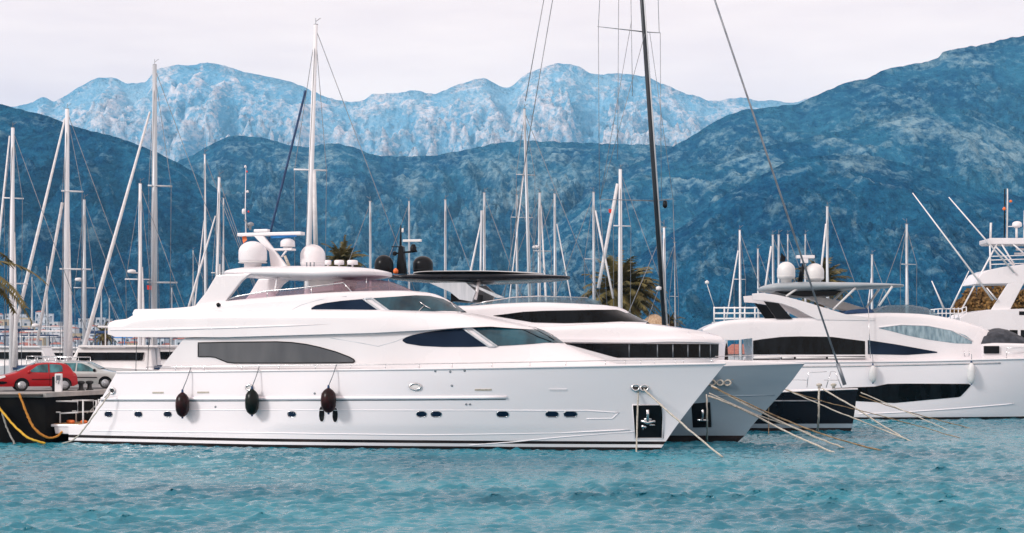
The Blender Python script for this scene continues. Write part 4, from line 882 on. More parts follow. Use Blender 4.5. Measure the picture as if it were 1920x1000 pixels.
# ============================================================ white sport yacht at the right
def white_sport_yacht():
    fr = Frame((1385 - 960) * 104.2 / F, 104.2, RAD(2)); L = 25.5
    root = fr.root('motor_yacht', 'white sport yacht with grey flat roof and black hull window band at the right', 'yacht')
    q = lambda a, b, y=-3.2: fr.p(a, b, y)
    hull = Hull([(-.7, -.5), (5, .3)], [(-.7, L - 3.4), (0, L - 3), (2, L - 1.4), (4, L), (5, L + .6)], [(0, q(1385, 681).z), (10, q(1600, 679).z), (19, q(1900, 673).z), (L, q(1900, 673).z + .1)], 3.2, um=.5, nd=2.6, uw=.35, nw=1.8, flare=.8)
    m = MB(); hull.build(m, low=((-.7, 0), (.14, 1)), mats_up=1, deck_mi=1, nup=12, nx=60); ho = m.build('hull', [M['antifoul'], M['white_hull']], root, angle=40); S = hull.side
    k = MB(); k.tube([Vector(p) + Vector((0, 0, .02)) for p in hull.edge], .07, 8); k.build('gunwale', M['white'], ho)
    k = MB(); u = [fr.on(a, b, S) for a, b in ((1390, 689), (1600, 687), (1900, 680.5))]; P = []
    for i in range(2):
        for t in range(12): x, z = u[i].x + (u[i + 1].x - u[i].x) * t / 12, u[i].z + (u[i + 1].z - u[i].z) * t / 12; P.append(Vector((x, -S(x, z), z)))
    k.tube(P, .05, 6); k.build('rubbing_strake', M['steel'], ho)
    k = MB(); u = [fr.on(a, b, S) for a, b in ((1610, 777), (1700, 773), (1800, 766), (1915, 756))]; P = []
    for i in range(3):
        for t in range(8): x, z = u[i].x + (u[i + 1].x - u[i].x) * t / 8, u[i].z + (u[i + 1].z - u[i].z) * t / 8; P.append(Vector((x, -S(x, z), z)))
    k.tube(P, .04, 6); k.build('spray_rail', M['white_hull'], ho)
    pane(fr, S, [(1560, 728), (1640, 725), (1664, 720), (1700, 719.5), (1816, 720), (1820, 722)], [(1560, 750), (1676, 756), (1740, 750), (1800, 744.5), (1811, 733), (1820, 723)], 'tint_black', root, 'hull_window', off=.02, n=60, m=5)
    # main house
    z0 = q(1500, 685).z - .25
    top = prof(fr, [(1318, 618, -2.6), (1335, 609, -2.6), (1360, 602, -2.6), (1400, 598.5, -2.6), (1460, 597, -2.6), (1540, 595, -2.6), (1600, 589, -2.6), (1660, 586.5, -2.6), (1720, 588, -2.5), (1770, 593, -2.2), (1810, 602, -1.5)]) + prof(fr, [(1840, 614), (1870, 630), (1890, 648)])
    nose = prof(fr, [(1780, 593), (1815, 602), (1845, 614), (1870, 630), (1895, 650), (1920, 690)])
    Hm = House(top, [(-8, z0 + .9), (0, z0 + .9), (2.0, z0), (30, z0)], 2.75, nose, fr.p(1640, 620, -2.7).x, n=2.2, m=2, r=.3, lean=.06, camber=.03)
    botR = prof(fr, [(1318, 624, -2.7), (1350, 637, -2.7), (1380, 638, -2.7), (1412, 634, -2.7)])
    Hm.bot = botR + [(fr.p(1413, 640, -2.7).x, z0), (30, z0)]
    m = MB(); Hm.build(m, nx=110); m.build('deckhouse', M['white'], root, angle=50)
    w = pane(fr, Hm.side, [(1412, 639), (1430, 636), (1465, 632), (1500, 631), (1560, 632), (1622, 640)], [(1412, 665), (1622, 665)], 'tint_black', root, 'saloon_window', off=.02, n=50, m=4)
    pane(fr, Hm.side, [(1412, 670), (1622, 668)], [(1412, 675), (1622, 674)], 'black', root, 'deck_recess', off=.02, n=20, m=2)
    pane(fr, Hm.side, [(1627, 638), (1680, 646), (1730, 655), (1757, 660)], [(1627, 664.5), (1700, 666), (1757, 662)], 'tint', root, 'forward_window', off=.02, n=30, m=4)
    k = MB()
    for x0, x1 in ((1412, 1462), (1466, 1488), (1492, 1548), (1552, 1622)):
        u, v = fr.on(x0, 665, Hm.side), fr.on(x1, 665, Hm.side); k.tube([Vector((u.x, u.y - .1, u.z - .22)), Vector((v.x, v.y - .1, v.z - .22))], .07, 6)
    k.build('bulwark_rail', M['offwhite'], root)
    wp = pane(fr, Hm.side, [(1648, 614.5), (1665, 611.5), (1690, 610), (1740, 612), (1780, 619), (1810, 629), (1822, 638)], [(1648, 616), (1670, 621), (1700, 629), (1740, 637), (1790, 644), (1822, 645)], 'plastic', root, 'wheelhouse_window', off=.02, n=40, m=5)
    k = MB()
    u = [fr.on(a, b, Hm.side) for a, b in ((1648, 614), (1690, 609), (1740, 611), (1785, 620), (1823, 640))]; k.tube([Vector((v.x, v.y - .02, v.z)) for v in u], .05, 6); k.build('window_trim', M['white'], wp)
    k = MB(); Wd = House(prof(fr, [(1628, 588), (1645, 579), (1662, 574.5), (1710, 573.5), (1738, 578), (1760, 590)]), prof(fr, [(1628, 592), (1765, 594)]), 1.9, prof(fr, [(1715, 573.5), (1738, 578), (1765, 594)]), fr.p(1670, 580).x, r=.06); Wd.build(k, nx=30, nv=4); k.build('flybridge_windscreen', M['clear_glass'], root)
    # sweeping side arch
    arch = [(1410, 551), (1428, 549.5), (1455, 553), (1490, 561), (1515, 568), (1554, 580), (1587, 590), (1640, 596), (1640, 602), (1532, 600), (1512, 590), (1492, 579), (1466, 570), (1436, 564.5), (1412, 563)]
    for y0, y1 in ((-2.6, -2.4), (2.4, 2.6)):
        pp = [fr.p(a, b, -2.5) for a, b in arch]; k = MB(); k.poly_prism([(v.x, v.z) for v in pp], y0, y1); ao = k.build('side_arch', M['white'], root, bevel=.03)
        pp = [fr.p(a, b, -2.5) for a, b in ((1432, 565), (1460, 569), (1485, 598), (1455, 598))]; k = MB(); k.poly_prism([(v.x, v.z) for v in pp], y0 + .04, y1 - .04); k.build('arch_strut', M['black'], ao)
    tH = prof(fr, [(1428, 540, -2), (1440, 534, -2), (1470, 529.5, -2), (1520, 528, -2), (1600, 529, -2), (1706, 532.5, -2)]); bH = prof(fr, [(1428, 543, -2), (1440, 545.5, -2), (1480, 547.5, -2), (1560, 544, -2), (1640, 540, -2), (1706, 536, -2)])
    m = MB(); slab(m, tH, bH, 2.3, 1.2, 2.5, flat=.2); m.build('hard_top', M['grey_roof'], root)
    k = MB(); pp = [fr.p(a, b) for a, b in ((1445, 547), (1570, 547), (1556, 556), (1500, 558), (1460, 553))]; k.poly_prism([(v.x, v.z) for v in pp], -1.6, 1.6); k.build('sunroof_box', M['black'], root, bevel=.04)
    for (a, b), (c, d) in (((1604, 540), (1562, 581)), ((1673, 537), (1648, 574)), ((1495, 541), (1474, 556))):
        for sg in (1, -1):
            u, v = fr.p(a, b, -2.1), fr.p(c, d, -2.1); k = MB(); k.tube([Vector((u.x, sg * u.y, u.z)), Vector((v.x, sg * v.y, v.z))], .08, 6); k.build('post', M['offwhite'], root)
    pp = [fr.p(a, b, 1.2) for a, b in ((1494, 552), (1520, 553), (1580, 566), (1625, 580), (1598, 586), (1560, 578), (1530, 566))]; k = MB(); k.poly_prism([(v.x, v.z) for v in pp], .9, 1.9); k.build('helm_console', M['offwhite'], root, bevel=.06)
    pp = [fr.p(a, b, 0) for a, b in ((1578, 584), (1598, 581), (1625, 579), (1636, 588), (1578, 590))]; k = MB(); k.poly_prism([(v.x, v.z) for v in pp], -1.2, 1.2); k.build('dashboard', M['navy'], root, bevel=.04)
    dome_at(fr, root, 1457, 1491, 491, 532, -.8, .2, 'offwhite'); dome_at(fr, root, 1510, 1545, 494, 530, .3, .1, 'offwhite')
    k = MB(); a, b = fr.p(1493, 482), fr.p(1527, 482); k.box(((a.x + b.x) / 2, 0, a.z), (b.x - a.x, .4, .22)); k.box((fr.p(1508, 488).x, 0, fr.p(1508, 489).z), (.5, .35, .35)); ro = k.build('radar_scanner', M['white'], root, bevel=.04)
    k = MB(); k.tube([fr.p(1508, 492), fr.p(1503, 510), fr.p(1500, 530)], [.1, .14, .18], 8); k.tube([fr.p(1497, 503), fr.p(1512, 503)], .06, 6); k.build('radar_post', M['black'], ro)
    k = MB(); k.add([fr.p(1465, 474, -.5), fr.p(1473, 483, -.5), fr.p(1472, 491, -.5), fr.p(1462, 491, -.5)], [(0, 1, 2, 3)]); k.add([fr.p(1465, 474, -.46), fr.p(1473, 483, -.46), fr.p(1472, 491, -.46), fr.p(1462, 491, -.46)], [(3, 2, 1, 0)]); k.build('flag', M['black'], root)
    # foredeck: black cover and low trunk
    tk = House(prof(fr, [(1826, 646), (1850, 644), (1900, 645), (1960, 650), (2010, 660), (2040, 672)]), [(0, z0), (40, z0)], 2.4, prof(fr, [(1960, 650), (2010, 660), (2040, 672), (2050, 690)]), fr.p(1900, 650).x, r=.2)
    k = MB(); tk.build(k, nx=30); k.build('foredeck_trunk', M['white'], root, angle=50)
    k = MB(); P = []
    for i in range(25):
        t = i / 24; x = fr.p(1826 + t * 95, 640).x; zt = fr.p(1830, lin(1826 + t * 95, [(1826, 636), (1832, 627), (1850, 620), (1870, 615.5), (1885, 619), (1900, 626), (1910, 631), (1921, 638)])).z; row = []
        for j in range(13):
            a = math.pi * j / 12; row.append((x, -1.9 * math.cos(a), fr.p(1830, 644).z - .3 + (zt - fr.p(1830, 644).z + .3) * (math.sin(a)**.55) + .04 * math.sin(9 * a + i)))
        P.append(row)
    k.grid(P, flip=True); k.build('seat_cover', M['black_cloth'], root)
    k = MB(); k.box((fr.p(1840, 650).x, -2.3, fr.p(1840, 656).z), (1.0, .5, .5)); k.build('deck_locker', M['black'], root, bevel=.04)
    k = MB(); k.tube([fr.p(1808, 658, -2.9), fr.p(1808, 668, -2.9), fr.p(1817, 668, -2.9), fr.p(1818, 658, -2.9)], .03, 6); k.build('cleat', M['steel'], root)
    k = MB(); L2 = []
    for p in hull.edge:
        if p[0] > 17 and (not L2 or (Vector(p) - L2[-1]).length > 1.8): L2.append(Vector(p) + Vector((0, .12, 0)))
    rail(k, L2, .75, .025, mid=True); k.build('bow_rail', M['steel'], root)
    for i, (px, y0, y1, lab) in enumerate(((1635, 685, 718, 'white fender on the right-hand sport yacht, above the start of its hull window'), (1819, 680, 720, 'white fender hanging at the forward end of the black hull window'))):
        a = fr.on(px, y1, S); w_ = fr.w((a.x, -(S(a.x, a.z) + .3), a.z)); b = fr.on(px, y0, S); t_ = Vector((w_.x, w_.y, b.z)); l = fr.w((a.x, -S(a.x, 3.9) - .05, q(px, 664).z))
        fender('fender', t_, w_, .26, M['offwhite'], lab, l, 'white fenders on the sport yacht')
    k = MB(); k.tube([q(1628, 575, -2.9), q(1632, 672, -3.1)], .025, 6); k.build('stay_wire', M['steel'], root)
    return fr, S
M['grey_roof'] = noisy('grey_roof_paint', (.22, .26, .29), (.32, .36, .39), .6, .35); M['black_cloth'] = noisy('black_canvas', (.012, .015, .022), (.05, .055, .07), 2.5, .75, bump=.6, bdist=.1)
M['plastic'] = noisy('wrinkled_blue_window_cover', (.09, .17, .22), (.34, .46, .52), 2.2, .15, bump=.7, bdist=.15, stretch=(2.2, 1, .6), lo=.3, hi=.7)
WS, WSS = white_sport_yacht()

# ============================================================ sport fishing boat with its tower, far right
def fishing_boat():
    fr = Frame((1800 - 960) * 119. / F, 119., RAD(3)); p = fr.p
    root = fr.root('sport_fishing_boat', 'white sport fishing boat with lattice tower and long slanting outriggers, far right', 'fishing boat')
    hull = Hull([(-.7, -5.6), (5, -6)], [(-.7, 11.5), (0, 12), (3, 14.5), (5, 15.5)], [(-6, 1.6), (2, 2.2), (8, 2.9), (14, 3.3)], 2.7, um=.4, nd=2.2)
    m = MB(); hull.build(m, low=((-.7, 0), (.15, 1)), mats_up=1, deck_mi=1, nup=8, nx=40); m.build('hull', [M['antifoul'], M['white_hull']], root, angle=40)
    def block(poly, y0, y1, name, mat='white', bev=.04, par=root):
        k = MB(); k.poly_prism([(v.x, v.z) for v in (p(a, b, y0) for a, b in poly)], y0, y1); return k.build(name, M[mat], par, bevel=bev)
    block([(1800, 596), (1812, 588), (1852, 581), (1960, 578), (2060, 590), (2110, 660), (1800, 660)], -2.3, 2.3, 'cabin')
    for x0, x1 in ((1893, 1908), (1914, 1930), (1936, 1952)): block([(x0, 619), (x1, 619), (x1, 636), (x0, 636)], -2.33, -2.31, 'window', 'tint_black', 0)
    block([(1911, 584), (1935, 584), (1935, 591), (1911, 591)], -2.33, -2.31, 'window', 'tint_black', 0)
    block([(1833, 523), (1842, 512), (1856, 506), (1880, 501), (1925, 495), (1990, 498), (2010, 530), (1880, 532), (1828, 533)], -2.1, 2.1, 'flybridge')
    for y0 in (-2.1, 1.9): block([(1890, 532), (1921, 529), (1893, 583), (1880, 588), (1853, 590)], y0, y0 + .2, 'support_leg')
    tw = [(1852, 448), (1860, 446.5), (2000, 446.5), (2000, 458), (1856, 458), (1852, 455)]; to = block(tw, -1.3, 1.3, 'tower_roof')
    k = MB()
    for sg in (-1.2, 1.2):
        for a, b in (((1869, 458), (1803, 581)), ((1856, 457), (1857, 505)), ((1866, 462), (1902, 500)), ((1878, 458), (1902, 497)), ((1896, 455), (1925, 480)), ((1950, 458), (1940, 500)), ((1990, 458), (1950, 520))):
            k.tube([p(*a, sg), p(*b, sg)], .065, 6)
    for y in (481, 488, 496): k.tube([p(1858, y, -1.2), p(1930, y - 2, -1.2)], .035, 5)
    for a, b in (((1902, 476), (1936, 476)), ((1905, 468), (1936, 468))): k.tube([p(*a, 0), p(*b, 0)], .1, 6)
    k.build('tower_frame', M['white_matt'], root)
    for a, b in (((1711, 362), (1862, 563)), ((1779, 370), (1902, 512)), ((1747, 527), (1770, 580)), ((1817, 508), (1783, 580)), ((1850, 540), (1868, 562))):
        k = MB(); k.tube([p(*a, -2.3), p(*b, -2.3)], [.04, .08], 6); k.build('outrigger' if a[1] < 400 else 'rod', M['white_matt'], root)
    k = MB(); k.tube([p(1888, 448), p(1889, 375), p(1889, 354)], [.07, .06, .05], 6); k.tube([p(1857, 448), p(1858, 418)], .09, 6); k.tube([p(1920, 448), p(1921, 395)], .06, 6); k.tube([p(1889, 425), p(1906, 425)], .04, 5); k.tube([p(1906, 446), p(1906, 425)], .09, 6); k.build('antenna', M['offwhite'], root)
    k = MB(); k.tube([p(1883, 446), p(1884, 354)], .05, 6); k.build('dark_antenna', M['black'], root)
    k = MB(); k.lathe([(.02, 0), (.12, .05), (.14, .15), (.04, .28)], p(1883, 395), 8); k.lathe([(.02, 0), (.12, .03), (.12, .12), (.04, .2)], p(1895, 380), 8); k.build('signal_lamp', M['orange'], root)
    dome_at(fr, root, 1898, 1916, 415, 427, 0, .1, 'white', 'radome')
    L2 = [p(1744, 590, -2), p(1762, 588, -2), p(1780, 588, -2), p(1800, 588, -2), p(1812, 584, -2)]; k = MB(); k.tube([v + Vector((0, 0, .35)) for v in L2], .05, 6); k.tube([v + Vector((0, 0, .0)) for v in L2], .05, 6)
    for v in [L2[0].lerp(L2[-1], t / 9) for t in range(10)]: k.tube([v + Vector((0, 0, -.5)), v + Vector((0, 0, .35))], .04, 5)
    k.build('cockpit_rail', M['white_matt'], root)
fishing_boat()
# ============================================================ quay, promenade, shore
M['concrete'] = noisy('quay_concrete', (.30, .29, .28), (.42, .40, .38), 1.5, .85, bump=.3, detail=8)
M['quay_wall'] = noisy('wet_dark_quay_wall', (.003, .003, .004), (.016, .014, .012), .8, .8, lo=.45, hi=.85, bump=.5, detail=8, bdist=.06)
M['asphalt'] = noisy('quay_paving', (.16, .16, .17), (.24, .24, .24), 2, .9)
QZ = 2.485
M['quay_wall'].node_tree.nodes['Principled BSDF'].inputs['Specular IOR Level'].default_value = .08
def quay_block(name, poly, z, wall, top_m, cap=True):
    m = MB(); n = len(poly)
    for i in range(n):                                     # wall split in courses so the stains and edge read
        a, b = Vector(poly[i]), Vector(poly[(i + 1) % n])
        m.add([(a.x, a.y, -1.5), (b.x, b.y, -1.5), (b.x, b.y, z - .22), (a.x, a.y, z - .22)], [(0, 1, 2, 3)], 0)
    m.add([(x, y, z - .22) for x, y in poly], [tuple(range(n))], 0)
    o = 0.07; c = sum((Vector(p) for p in poly), Vector((0, 0))) / n
    pe = [Vector(p) + (Vector(p) - c).normalized() * o for p in poly]
    vs = [(p.x, p.y, z - .216) for p in pe] + [(p.x, p.y, z) for p in pe]
    m.add(vs, [tuple(range(n, 2 * n))] + [(i, (i + 1) % n, (i + 1) % n + n, i + n) for i in range(n)] + [tuple(range(n - 1, -1, -1))], 1)
    return tag(m.build(name, [wall, top_m], fix=True), kind='structure')
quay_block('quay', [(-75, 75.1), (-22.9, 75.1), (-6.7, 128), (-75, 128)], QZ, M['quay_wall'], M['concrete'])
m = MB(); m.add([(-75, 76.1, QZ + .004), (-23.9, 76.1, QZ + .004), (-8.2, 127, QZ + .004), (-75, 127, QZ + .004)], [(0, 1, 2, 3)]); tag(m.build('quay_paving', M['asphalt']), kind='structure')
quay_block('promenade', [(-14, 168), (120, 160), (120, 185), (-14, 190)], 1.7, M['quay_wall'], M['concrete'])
# rubber edge strip and bollards on the quay
m = MB(); m.box((-48, 75.0, QZ - .12), (50, .16, .12)); tag(m.build('fender_strip', M['rubber']), 'black rubber strip running along the quay edge', 'rubber strip')
def bollard(x, y):
    r = empty('bollard', (x, y, QZ), 0); m = MB(); m.lathe([(.2, 0), (.2, .04), (.12, .08), (.11, .3), (.2, .38), (.2, .46), (.1, .5)], n=16); m.build('post', M['rubber'], r); return r
b1 = bollard(*W(152, 731, 79.5).xy); tag(b1, 'black mooring bollard on the quay in front of the silver car', 'bollard', 'bollards on the quay')
b2 = bollard(*W(168, 731, 80.2).xy); tag(b2, 'black mooring bollard nearest the yacht stern corner', 'bollard', 'bollards on the quay')
pd = W(110, 735, 76.7); r = empty('service_pedestal', (pd.x, pd.y, QZ), RAD(8), 'white service pedestal standing on the quay in front of the red car', 'pedestal')
m = MB(); m.box((0, 0, .46), (.34, .3, .92)); m.build('housing', M['white_matt'], r, bevel=.03)
m = MB(); m.box((-.24, -.02, .4), (.13, .26, .75)); m.build('side_box', M['black'], r, bevel=.02)
m = MB(); m.box((.0, -.165, .72), (.2, .03, .22)); m.tube([(-.05, -.2, .7), (-.1, -.22, .5), (.02, -.22, .4), (.06, -.2, .6)], .02, 6); m.build('socket', M['wire'], r)

# ------------------------------------------------------------ cars
M['car_side'] = noisy('blue_green_car_glass', (.012, .05, .06), (.06, .22, .25), 2.2, .06, stretch=(1, 1, .6))
M['red_paint'] = noisy('red_car_paint', (.33, .0015, .006), (.38, .003, .008), .8, .3, coat=.15); M['red_paint'].node_tree.nodes['Principled BSDF'].inputs['Specular IOR Level'].default_value = .35
M['silver_paint'] = noisy('silver_green_car_paint', (.36, .39, .40), (.44, .47, .47), .8, .3, .35, coat=.8)
M['wheel_rim'] = noisy('alloy_rim', (.45, .47, .5), (.62, .63, .66), 3, .3, .5); M['head_glass'] = principled('headlamp_glass', (.8, .82, .85), .08, coat=1)
M['tail_glass'] = principled('tail_lamp_glass', (.45, .01, .01), .15, coat=1)
def car(name, loc, rz, paint, label, roofpts, W_, base=.0, L=4.2, wheels=(.78, 3.4)):
    r = empty(name, loc, rz, label, 'car')
    belt = .88
    Hs = House(roofpts, [(0, .34), (.25, .24), (L - .2, .24), (L, .34)], W_, [], 99)
    def side(x, z):
        w = W_ * (1 - .10 * max(0, (x - L + .9) / .9)**2 - .07 * max(0, (.7 - x) / .7)**2)
        if z > belt: w -= (z - belt) * .42
        return w - .10 * max(0, .45 - z) + .02 * math.sin((z - .3) * 5)
    Hs.side = side; Hs.x1 = L; Hs.x0 = 0
    k = MB(); Hs.cb = .03; Hs.r = .10; Hs.aft = None; Hs.build(k, nx=70, nv=12); P = k.build('body', M[paint], r, angle=45)
    return r, side, P
def wheel_set(r, side, xs, rad=.31):
    for x in xs:
        for sg in (-1, 1):
            k = MB(); yy = sg * (abs(side(x, .4)) - .09); k.lathe([(rad * .6, -.1), (rad * .95, -.1), (rad, -.06), (rad, .06), (rad * .95, .1), (rad * .6, .1)], (x, yy, rad), 28, axis='y'); t = k.build('wheel', M['rubber'], r)
            k = MB(); k.lathe([(.02, .0), (rad * .55, .01), (rad * .62, .03), (rad * .66, .0)][::-1], (x, yy + sg * .11, rad), 24, axis='y')
            for s in range(7):
                a = s * 2 * math.pi / 7; k.box((x + math.cos(a) * rad * .35, yy + sg * .125, rad + math.sin(a) * rad * .35), (.05, .02, .05))
            k.build('hub_cap', M['wheel_rim'], t)
            if sg < 0:
                n = 16; pts_u = [(x - (rad + .065) * math.cos(math.pi * i / n), rad + (rad + .065) * math.sin(math.pi * i / n)) for i in range(n + 1)]
                k = MB(); patch(k, side, pts_u, [(x - rad - .065, .245), (x + rad + .065, .245)], off=.006, n=24, m=3, th=.02); k.build('wheel_arch', M['black'], r)
def local_pane(r, side, up, lo, mat, name, off=.012, n=24, m=3, mirror=False):
    k = MB(); patch(k, side, up, lo, off=off, n=n, m=m, th=.03, mirror=mirror); return k.build(name, M[mat], r)
# red hatchback, nose to the left: x runs from the nose (0) backwards in its own axes, so it is turned half round
c0 = W(66, 733, 79.9)
roof = [(0, .5), (.05, .62), (.3, .74), (.8, .86), (1.15, .96), (1.5, 1.14), (1.9, 1.34), (2.25, 1.42), (2.8, 1.455), (3.3, 1.44), (3.65, 1.37), (3.86, 1.2), (3.98, .98), (4.1, .9), (4.17, .75), (4.2, .5)]
RC, rs, rbod = car('hatchback_car', (W(-17, 733, 78.2).x, 78.2, QZ), RAD(24), 'red_paint', 'red hatchback car parked on the quay, nose to the left', roof, .86, L=4.2)

wheel_set(RC, rs, (1.42, 3.52), .31)
k = MB(); 
local_pane(RC, rs, [(1.75, 1.0), (1.95, 1.12), (2.2, 1.30), (2.4, 1.36), (2.72, 1.375)], [(1.75, .97), (2.72, .94)], 'car_side', 'side_window')
def cross_glass(r, name, x0, z0, x1, z1, w0, w1, mat='car_side', off=.02):
    k = MB(); P = []
    for i in range(7):
        t = i / 6; x, z, w = x0 + (x1 - x0) * t, z0 + (z1 - z0) * t, w0 + (w1 - w0) * t; P.append([(x, -w + 2 * w * j / 8, z + off + .04 * (1 - (2 * j / 8 - 1)**2)) for j in range(9)])
    k.grid(P); return k.build(name, M[mat], r)
local_pane(RC, rs, [(2.80, 1.375), (3.1, 1.37), (3.36, 1.34), (3.44, 1.25)], [(2.80, .94), (3.1, .95), (3.44, .99)], 'car_side', 'side_window')
cross_glass(RC, 'windscreen', 1.22, 1.0, 2.1, 1.39, .70, .60)
cross_glass(RC, 'rear_window', 3.66, 1.37, 3.98, 1.0, .58, .66)
local_pane(RC, rs, [(.02, .68), (.2, .76), (.55, .82), (.62, .78)], [(.02, .60), (.3, .62), (.62, .72)], 'head_glass', 'headlight', off=.02)
local_pane(RC, rs, [(.02, .5), (.5, .52), (.7, .48)], [(.02, .38), (.5, .36), (.7, .42)], 'black', 'bumper_intake', off=.012)
local_pane(RC, rs, [(3.93, 1.0), (4.1, .88)], [(3.93, .78), (4.1, .74)], 'tail_glass', 'tail_light', off=.015)
local_pane(RC, rs, [(1.9, .62), (3.1, .62)], [(1.9, .585), (3.1, .585)], 'black', 'side_moulding', off=.02)
local_pane(RC, rs, [(2.78, .93), (2.80, .93)], [(2.78, .30), (2.80, .30)], 'black', 'door_gap', off=.004, n=2, m=6)
k = MB(); k.lathe([(.01, 0), (.07, .02), (.09, .08), (.05, .13)], (1.78, -.93, .98), 12, axis='y'); k.build('wing_mirror', M['red_paint'], RC)
# silver estate, nose to the right
roof2 = [(0, .55), (.08, .8), (.2, 1.05), (.45, 1.35), (.8, 1.44), (1.6, 1.47), (2.2, 1.45), (2.55, 1.38), (2.9, 1.22), (3.25, 1.03), (3.6, .95), (4.1, .86), (4.35, .7), (4.45, .55)]
SC, ss, sb = car('estate_car', (W(84, 733, 84.).x, 84., QZ), 0, 'silver_paint', 'silver grey estate car parked behind the red car, nose to the right', roof2, .87, L=4.45)
wheel_set(SC, ss, (.8, 3.55), .31)
local_pane(SC, ss, [(.35, 1.18), (.55, 1.34), (1.15, 1.385)], [(.35, 1.0), (1.15, .96)], 'car_side', 'side_window')
local_pane(SC, ss, [(1.22, 1.385), (1.9, 1.39)], [(1.22, .96), (1.9, .94)], 'car_side', 'side_window')
local_pane(SC, ss, [(1.98, 1.39), (2.25, 1.36), (2.6, 1.22), (2.95, 1.0)], [(1.98, .94), (2.95, .93)], 'car_side', 'side_window')
local_pane(SC, ss, [(.9, .64), (3.1, .64)], [(.9, .59), (3.1, .59)], 'black', 'side_moulding', off=.02)
local_pane(SC, ss, [(4.1, .80), (4.42, .70)], [(4.1, .68), (4.42, .6)], 'head_glass', 'headlight', off=.02)
cross_glass(SC, 'windscreen', 2.5, 1.39, 3.2, 1.05, .60, .70); cross_glass(SC, 'rear_window', .12, .98, .42, 1.32, .66, .58)
k = MB(); k.lathe([(.01, 0), (.07, .02), (.09, .08), (.05, .13)], (2.95, -.94, 1.0), 12, axis='y'); k.build('wing_mirror', M['black'], SC)
k = MB(); k.tube([(.7, -.55, 1.5), (2.1, -.55, 1.52)], .02, 6); k.build('roof_rail', M['steel'], SC)

# ------------------------------------------------------------ ropes at the stern and in front of the quay
def pxrope(name, pts, r, mat, label, cat='rope', group=None):
    P = [W(*p) for p in pts]; Q = []
    for i in range(len(P) - 1):
        p0, p1, p2, p3 = P[max(i - 1, 0)], P[i], P[i + 1], P[min(i + 2, len(P) - 1)]
        for k in range(8):
            t = k / 8; Q.append(.5 * ((2 * p1) + (-p0 + p2) * t + (2 * p0 - 5 * p1 + 4 * p2 - p3) * t * t + (-p0 + 3 * p1 - 3 * p2 + p3) * t**3))
    Q.append(P[-1]); rj = random.Random(int(abs(pts[0][0]) * 7 + len(pts))); m = MB(); m.tube([q + Vector((rj.uniform(-.012, .012), 0, rj.uniform(-.015, .015))) for q in Q], [r * rj.uniform(.82, 1.15) for _ in Q], 6); return tag(m.build(name, M[mat]), label, cat, group)
pxrope('mooring_rope', [(-14, 741, 74.9), (0, 766, 74.8), (28, 800, 74.5), (55, 822, 74.2), (85, 832, 74.4)], .055, 'rope_yellow', 'bright yellow rope sagging from the quay wall into the water at the far left')
pxrope('mooring_rope', [(36, 738, 74.95), (48, 770, 74.8), (62, 800, 74.8), (82, 818, 74.9), (104, 820, 75.2), (120, 806, 75.6), (129, 796, 75.8)], .06, 'rope_orange', 'orange rope looping down the dark quay wall to the swim platform')
pxrope('mooring_rope', [(110, 833, 74.2), (135, 826, 74.), (155, 808, 73.9), (180, 774, 73.9), (206, 738, 74.1)], .034, 'rope', 'tan rope rising from the water to the stern fairlead of the largest yacht')
pxrope('mooring_rope', [(4, 772, 74.9), (12, 800, 74.8), (28, 834, 74.4)], .045, 'rope_grey', 'pale grey rope hanging straight down the quay wall at the far left')
pxrope('mooring_rope', [(163, 775, 76.2), (183, 758, 75.2), (206, 736, 74.15)], .025, 'rope_grey', 'thin grey line from the boarding rail to the stern fairlead')
G = 'bow mooring lines'
pxrope('mooring_line', [(1197, 729, 68.9), (1195, 790, 68.8), (1193.5, 851, 68.3)], 0.039, 'rope', 'tan line hanging straight down over the anchor pocket of the largest yacht', 'mooring line', G)
pxrope('mooring_line', [(1207, 730, 68.7), (1280, 796, 67.), (1355, 858, 65.4)], 0.043, 'rope', 'tan line slanting from the largest yacht fairlead to the water at right', 'mooring line', G)
pxrope('mooring_line', [(1325, 740, 73.6), (1326, 790, 73.5), (1326, 828, 76.)], 0.043, 'rope', 'tan line hanging straight down over the grey yacht anchor pocket', 'mooring line', G)
pxrope('mooring_line', [(1334, 724, 73.6), (1430, 775, 72.), (1520, 816, 71.), (1582, 840, 70.6)], 0.047, 'rope', 'upper slanting line from the grey yacht bow roller, ending left of its darker neighbour', 'mooring line', G)
pxrope('mooring_line', [(1336, 726, 73.5), (1440, 774, 71.8), (1545, 815, 70.6), (1665, 849, 69.5)], 0.039, 'rope_wet', 'darkest and longest weedy line from the grey yacht bow, reaching farthest right', 'mooring line', G)
pxrope('mooring_line', [(1328, 742, 73.6), (1400, 772, 72.), (1490, 817, 70.4), (1568, 851, 68.6)], 0.047, 'rope', 'lowest slanting line from the grey yacht bow, ending in a dark tip', 'mooring line', G)
pxrope('mooring_line', [(1330, 738, 73.6), (1420, 778, 72.5), (1500, 806, 71.5), (1520, 813, 71.3)], 0.031, 'rope', 'short middle line between the other grey yacht bow lines', 'mooring line', G)
pxrope('mooring_line', [(1441, 756, 84.3), (1441.5, 800, 84.2), (1441, 823, 80.)], 0.027, 'rope_wet', 'thin brown line hanging down beside the black hull, nearest the grey bow', 'mooring line', G)
pxrope('mooring_line', [(1535.5, 729, 84.6), (1535, 780, 84.5), (1533, 808, 86.)], 0.058, 'rope', 'thick tan line hanging straight down the middle of the black hull', 'mooring line', G)
pxrope('mooring_line', [(1475, 731, 84.5), (1560, 768, 82.), (1640, 800, 79.5), (1712, 829, 77.)], 0.035, 'rope', 'line slanting across the black hull from its left end to the water', 'mooring line', G)
